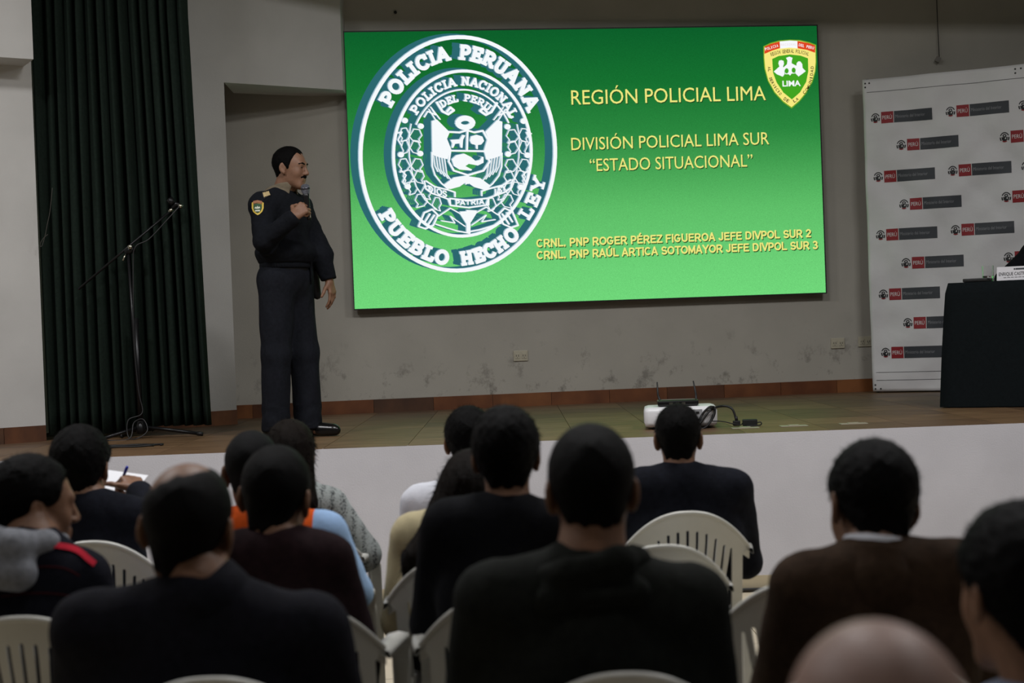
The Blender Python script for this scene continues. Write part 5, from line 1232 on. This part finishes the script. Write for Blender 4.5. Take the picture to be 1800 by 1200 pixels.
    SPK.mesh('belt', lambda p: smax(s_ell((0, .005, 1.0), (.166, .126, .1))(p), np.abs(p[:, 2] - .99) - .018, .004), (-.25, -.2, .95), (.25, .2, 1.05), .006, mat('belt_black', (12, 12, 13), .7))
    # holster at the far hip
    SPK.mesh('holster', lambda p: s_cap((-.19, .06, .98), (-.2, .075, .84), .034, .024)(p), (-.3, -.02, .78), (-.1, .16, 1.05), .006, mat('holster_black', (12, 12, 13), .7))
    for an, yw in ((anR, .1), (anL, -.25)):
        a = A((an[0], an[1], 0)); dv = A((math.sin(yw), math.cos(yw), 0)); dv2 = A((dv[1], -dv[0], 0))
        def sf(p, a=a, dv=dv):
            d = union([s_cap(a + dv * -.03 + A((0, 0, .05)), a + dv * .17 + A((0, 0, .038)), .046, .035), (s_cap(a + A((0, 0, .08)), a + A((0, 0, .11)), .05, .045), .03), (s_cap(a + dv * .1 + A((0, 0, .035)), a + dv * .19 + A((0, 0, .034)), .04, .026), .02)], .02)(p); return smax(d, .003 - p[:, 2], .004)
        SPK.mesh('shoe', sf, a + A((-.3, -.3, 0)), a + A((.3, .3, .18)), .006, M_shoe)
    # hair, eyebrows, moustache, eyes
    line = ([-.14, -.06, -.03, -.012, .0, .022, .032, .042, .054, .066, .078, .12], [-.064, -.058, -.02, .006, -.012, -.010, .025, .062, .092, .093, .088, .10])
    V_h = hair_fn(hc, R, hs, .011, line=line, noise=.12, seed=30); SPK.mesh('hair', V_h, hc - .17, hc + .18, .0045, M_h1, None, None, lambda V, Q: blades(V, Q, 2500, .008, .0009, 5))
    H = lambda v: hc + R @ (A(v) * hs)
    SPK.mesh('moustache', union([s_cap(H((0, .1, -.041)), H((.028, .088, -.048)), .0085, .0055), (s_cap(H((0, .1, -.041)), H((-.028, .088, -.048)), .0085, .0055), .004)], .004), hc - .15, hc + .15, .003, M_h1)
    for s in (-1, 1):
        SPK.mesh('eyebrow', union([s_cap(H((s * .014, .0965, .032)), H((s * .034, .0945, .0365)), .0055, .0055), (s_cap(H((s * .034, .0945, .0365)), H((s * .051, .080, .032)), .0055, .004), .002)], .002), hc - .15, hc + .15, .003, M_h1)
        SPK.mesh('eye', lambda p, s=s: np.maximum(np.linalg.norm((p - H((s * .032, .0875, .0115))) @ R / A((1.15, .8, .42)), axis=1) - .0095, -1), hc - .15, hc + .15, .0022, mat('eye_dark', (20, 15, 13), .3))
    # sleeve patch and shoulder boards
    G = mat('patch_gold', (206, 176, 60), .5); Gg = mat('patch_green', (26, 70, 34), .6); Gw = mat('patch_pale', (206, 208, 190), .6); Gr = mat('patch_red', (150, 96, 60), .6)
    def patch(pts, px, py, sc, off, m, nm, parent):
        V = []
        for x, y in pts:
            r = SPK.hit('jacket', px + x * sc, py + y * sc, off)
            if r is None: return None
            V.append(tuple(r[0]))
        c = tuple(np.mean(np.array(V), axis=0)); n = len(V); V2 = [c] + V
        rc = SPK.hit('jacket', px, py, off + .001); V2[0] = tuple(rc[0])
        me = bpy.data.meshes.new(nm); me.from_pydata(V2, [], [(0, i + 1, (i + 1) % n + 1) for i in range(n)]); me.update(); o = obj(nm, me, m, parent); md = o.modifiers.new('t', 'SOLIDIFY'); md.thickness = .002; return o
    shp = [(-1, -.95), (-.5, -1.15), (0, -1.2), (.5, -1.15), (1, -.95), (1, 0), (.75, .65), (.35, 1.05), (0, 1.25), (-.35, 1.05), (-.75, .65), (-1, 0)]
    pt = patch(shp, 453.5, 366, 10, .003, G, 'sleeve_patch', SPK.root)
    if pt:
        patch(shp, 453.5, 366.5, 6.8, .0055, Gg, 'patch_field', pt); patch([(-1, .3), (-.8, -.4), (-.35, -.1), (0, -.7), (.35, -.1), (.8, -.4), (1, .3), (.3, .5), (-.3, .5)], 453.5, 365.5, 4.6, .0085, Gw, 'patch_figures', pt); patch([(-1, -.3), (0, -.55), (1, -.3), (1, .3), (0, .1), (-1, .3)], 453.5, 356.5, 7.5, .0055, Gr, 'patch_band', pt)
        patch([(-1, -.35), (1, -.35), (1, .35), (-1, .35)], 453.8, 371.5, 3.6, .0085, Gw, 'patch_lettering', pt)
    bs = patch([(-1, -.35), (.7, -1), (1.1, -.1), (-.45, .9)], 467, 344, 7, .004, mat('board_black', (20, 20, 22), .7), 'shoulder_board', SPK.root)
    if bs:
        for i in range(4):
            x = -.72 + .42 * i; patch([(x - .1, -.52 - .12 * i), (x + .16, -.62 - .12 * i), (x + .52, .5 - .16 * i), (x + .26, .62 - .16 * i)], 467, 344, 6.6, .007, mat('braid_gold', (186, 164, 118), .5), 'braid_bar', bs)
    return mc, micax
mc_, ma_ = speaker()
# microphone in his hand
top = P(537, 333, 8.145); bot = P(543.5, 386, 8.165); mi_ = empty('microphone', bot, 'handheld microphone with grey mesh head in the hand of the speaker', 'microphone'); ax = (top - bot); Lm = ax.length; Mq = ax.to_track_quat('Z', 'Y').to_matrix().to_4x4()
lathe('handle', [(0, 0), (.011, .0), (.0115, .02), (.0165, Lm - .04), (.018, Lm - .022), (0, Lm - .02)], mat('mic_black', (20, 20, 22), .35, .2), mi_, 18, Mq)
lathe('grille', [(.018, Lm - .024), (.0235, Lm - .012), (.026, Lm + .004), (.0255, Lm + .014), (.021, Lm + .025), (.012, Lm + .031), (0, Lm + .032)], mat('mic_mesh', (120, 122, 132), .45, .6, bump=.8, bscale=900), mi_, 20, Mq)
lathe('grille_band', [(.0262, Lm + .0), (.0272, Lm + .003), (.0272, Lm + .007), (.0258, Lm + .01)], mat('mic_band', (70, 70, 76), .3, .8), mi_, 20, Mq)
bm = bmesh.new(); box_bm(bm, (.008, -.004, .012), (.0125, .004, .04), .001, Mq); obj('battery_strip', bm_mesh('battery_strip', bm), mat('strip_pale', (170, 160, 140), .4), mi_)
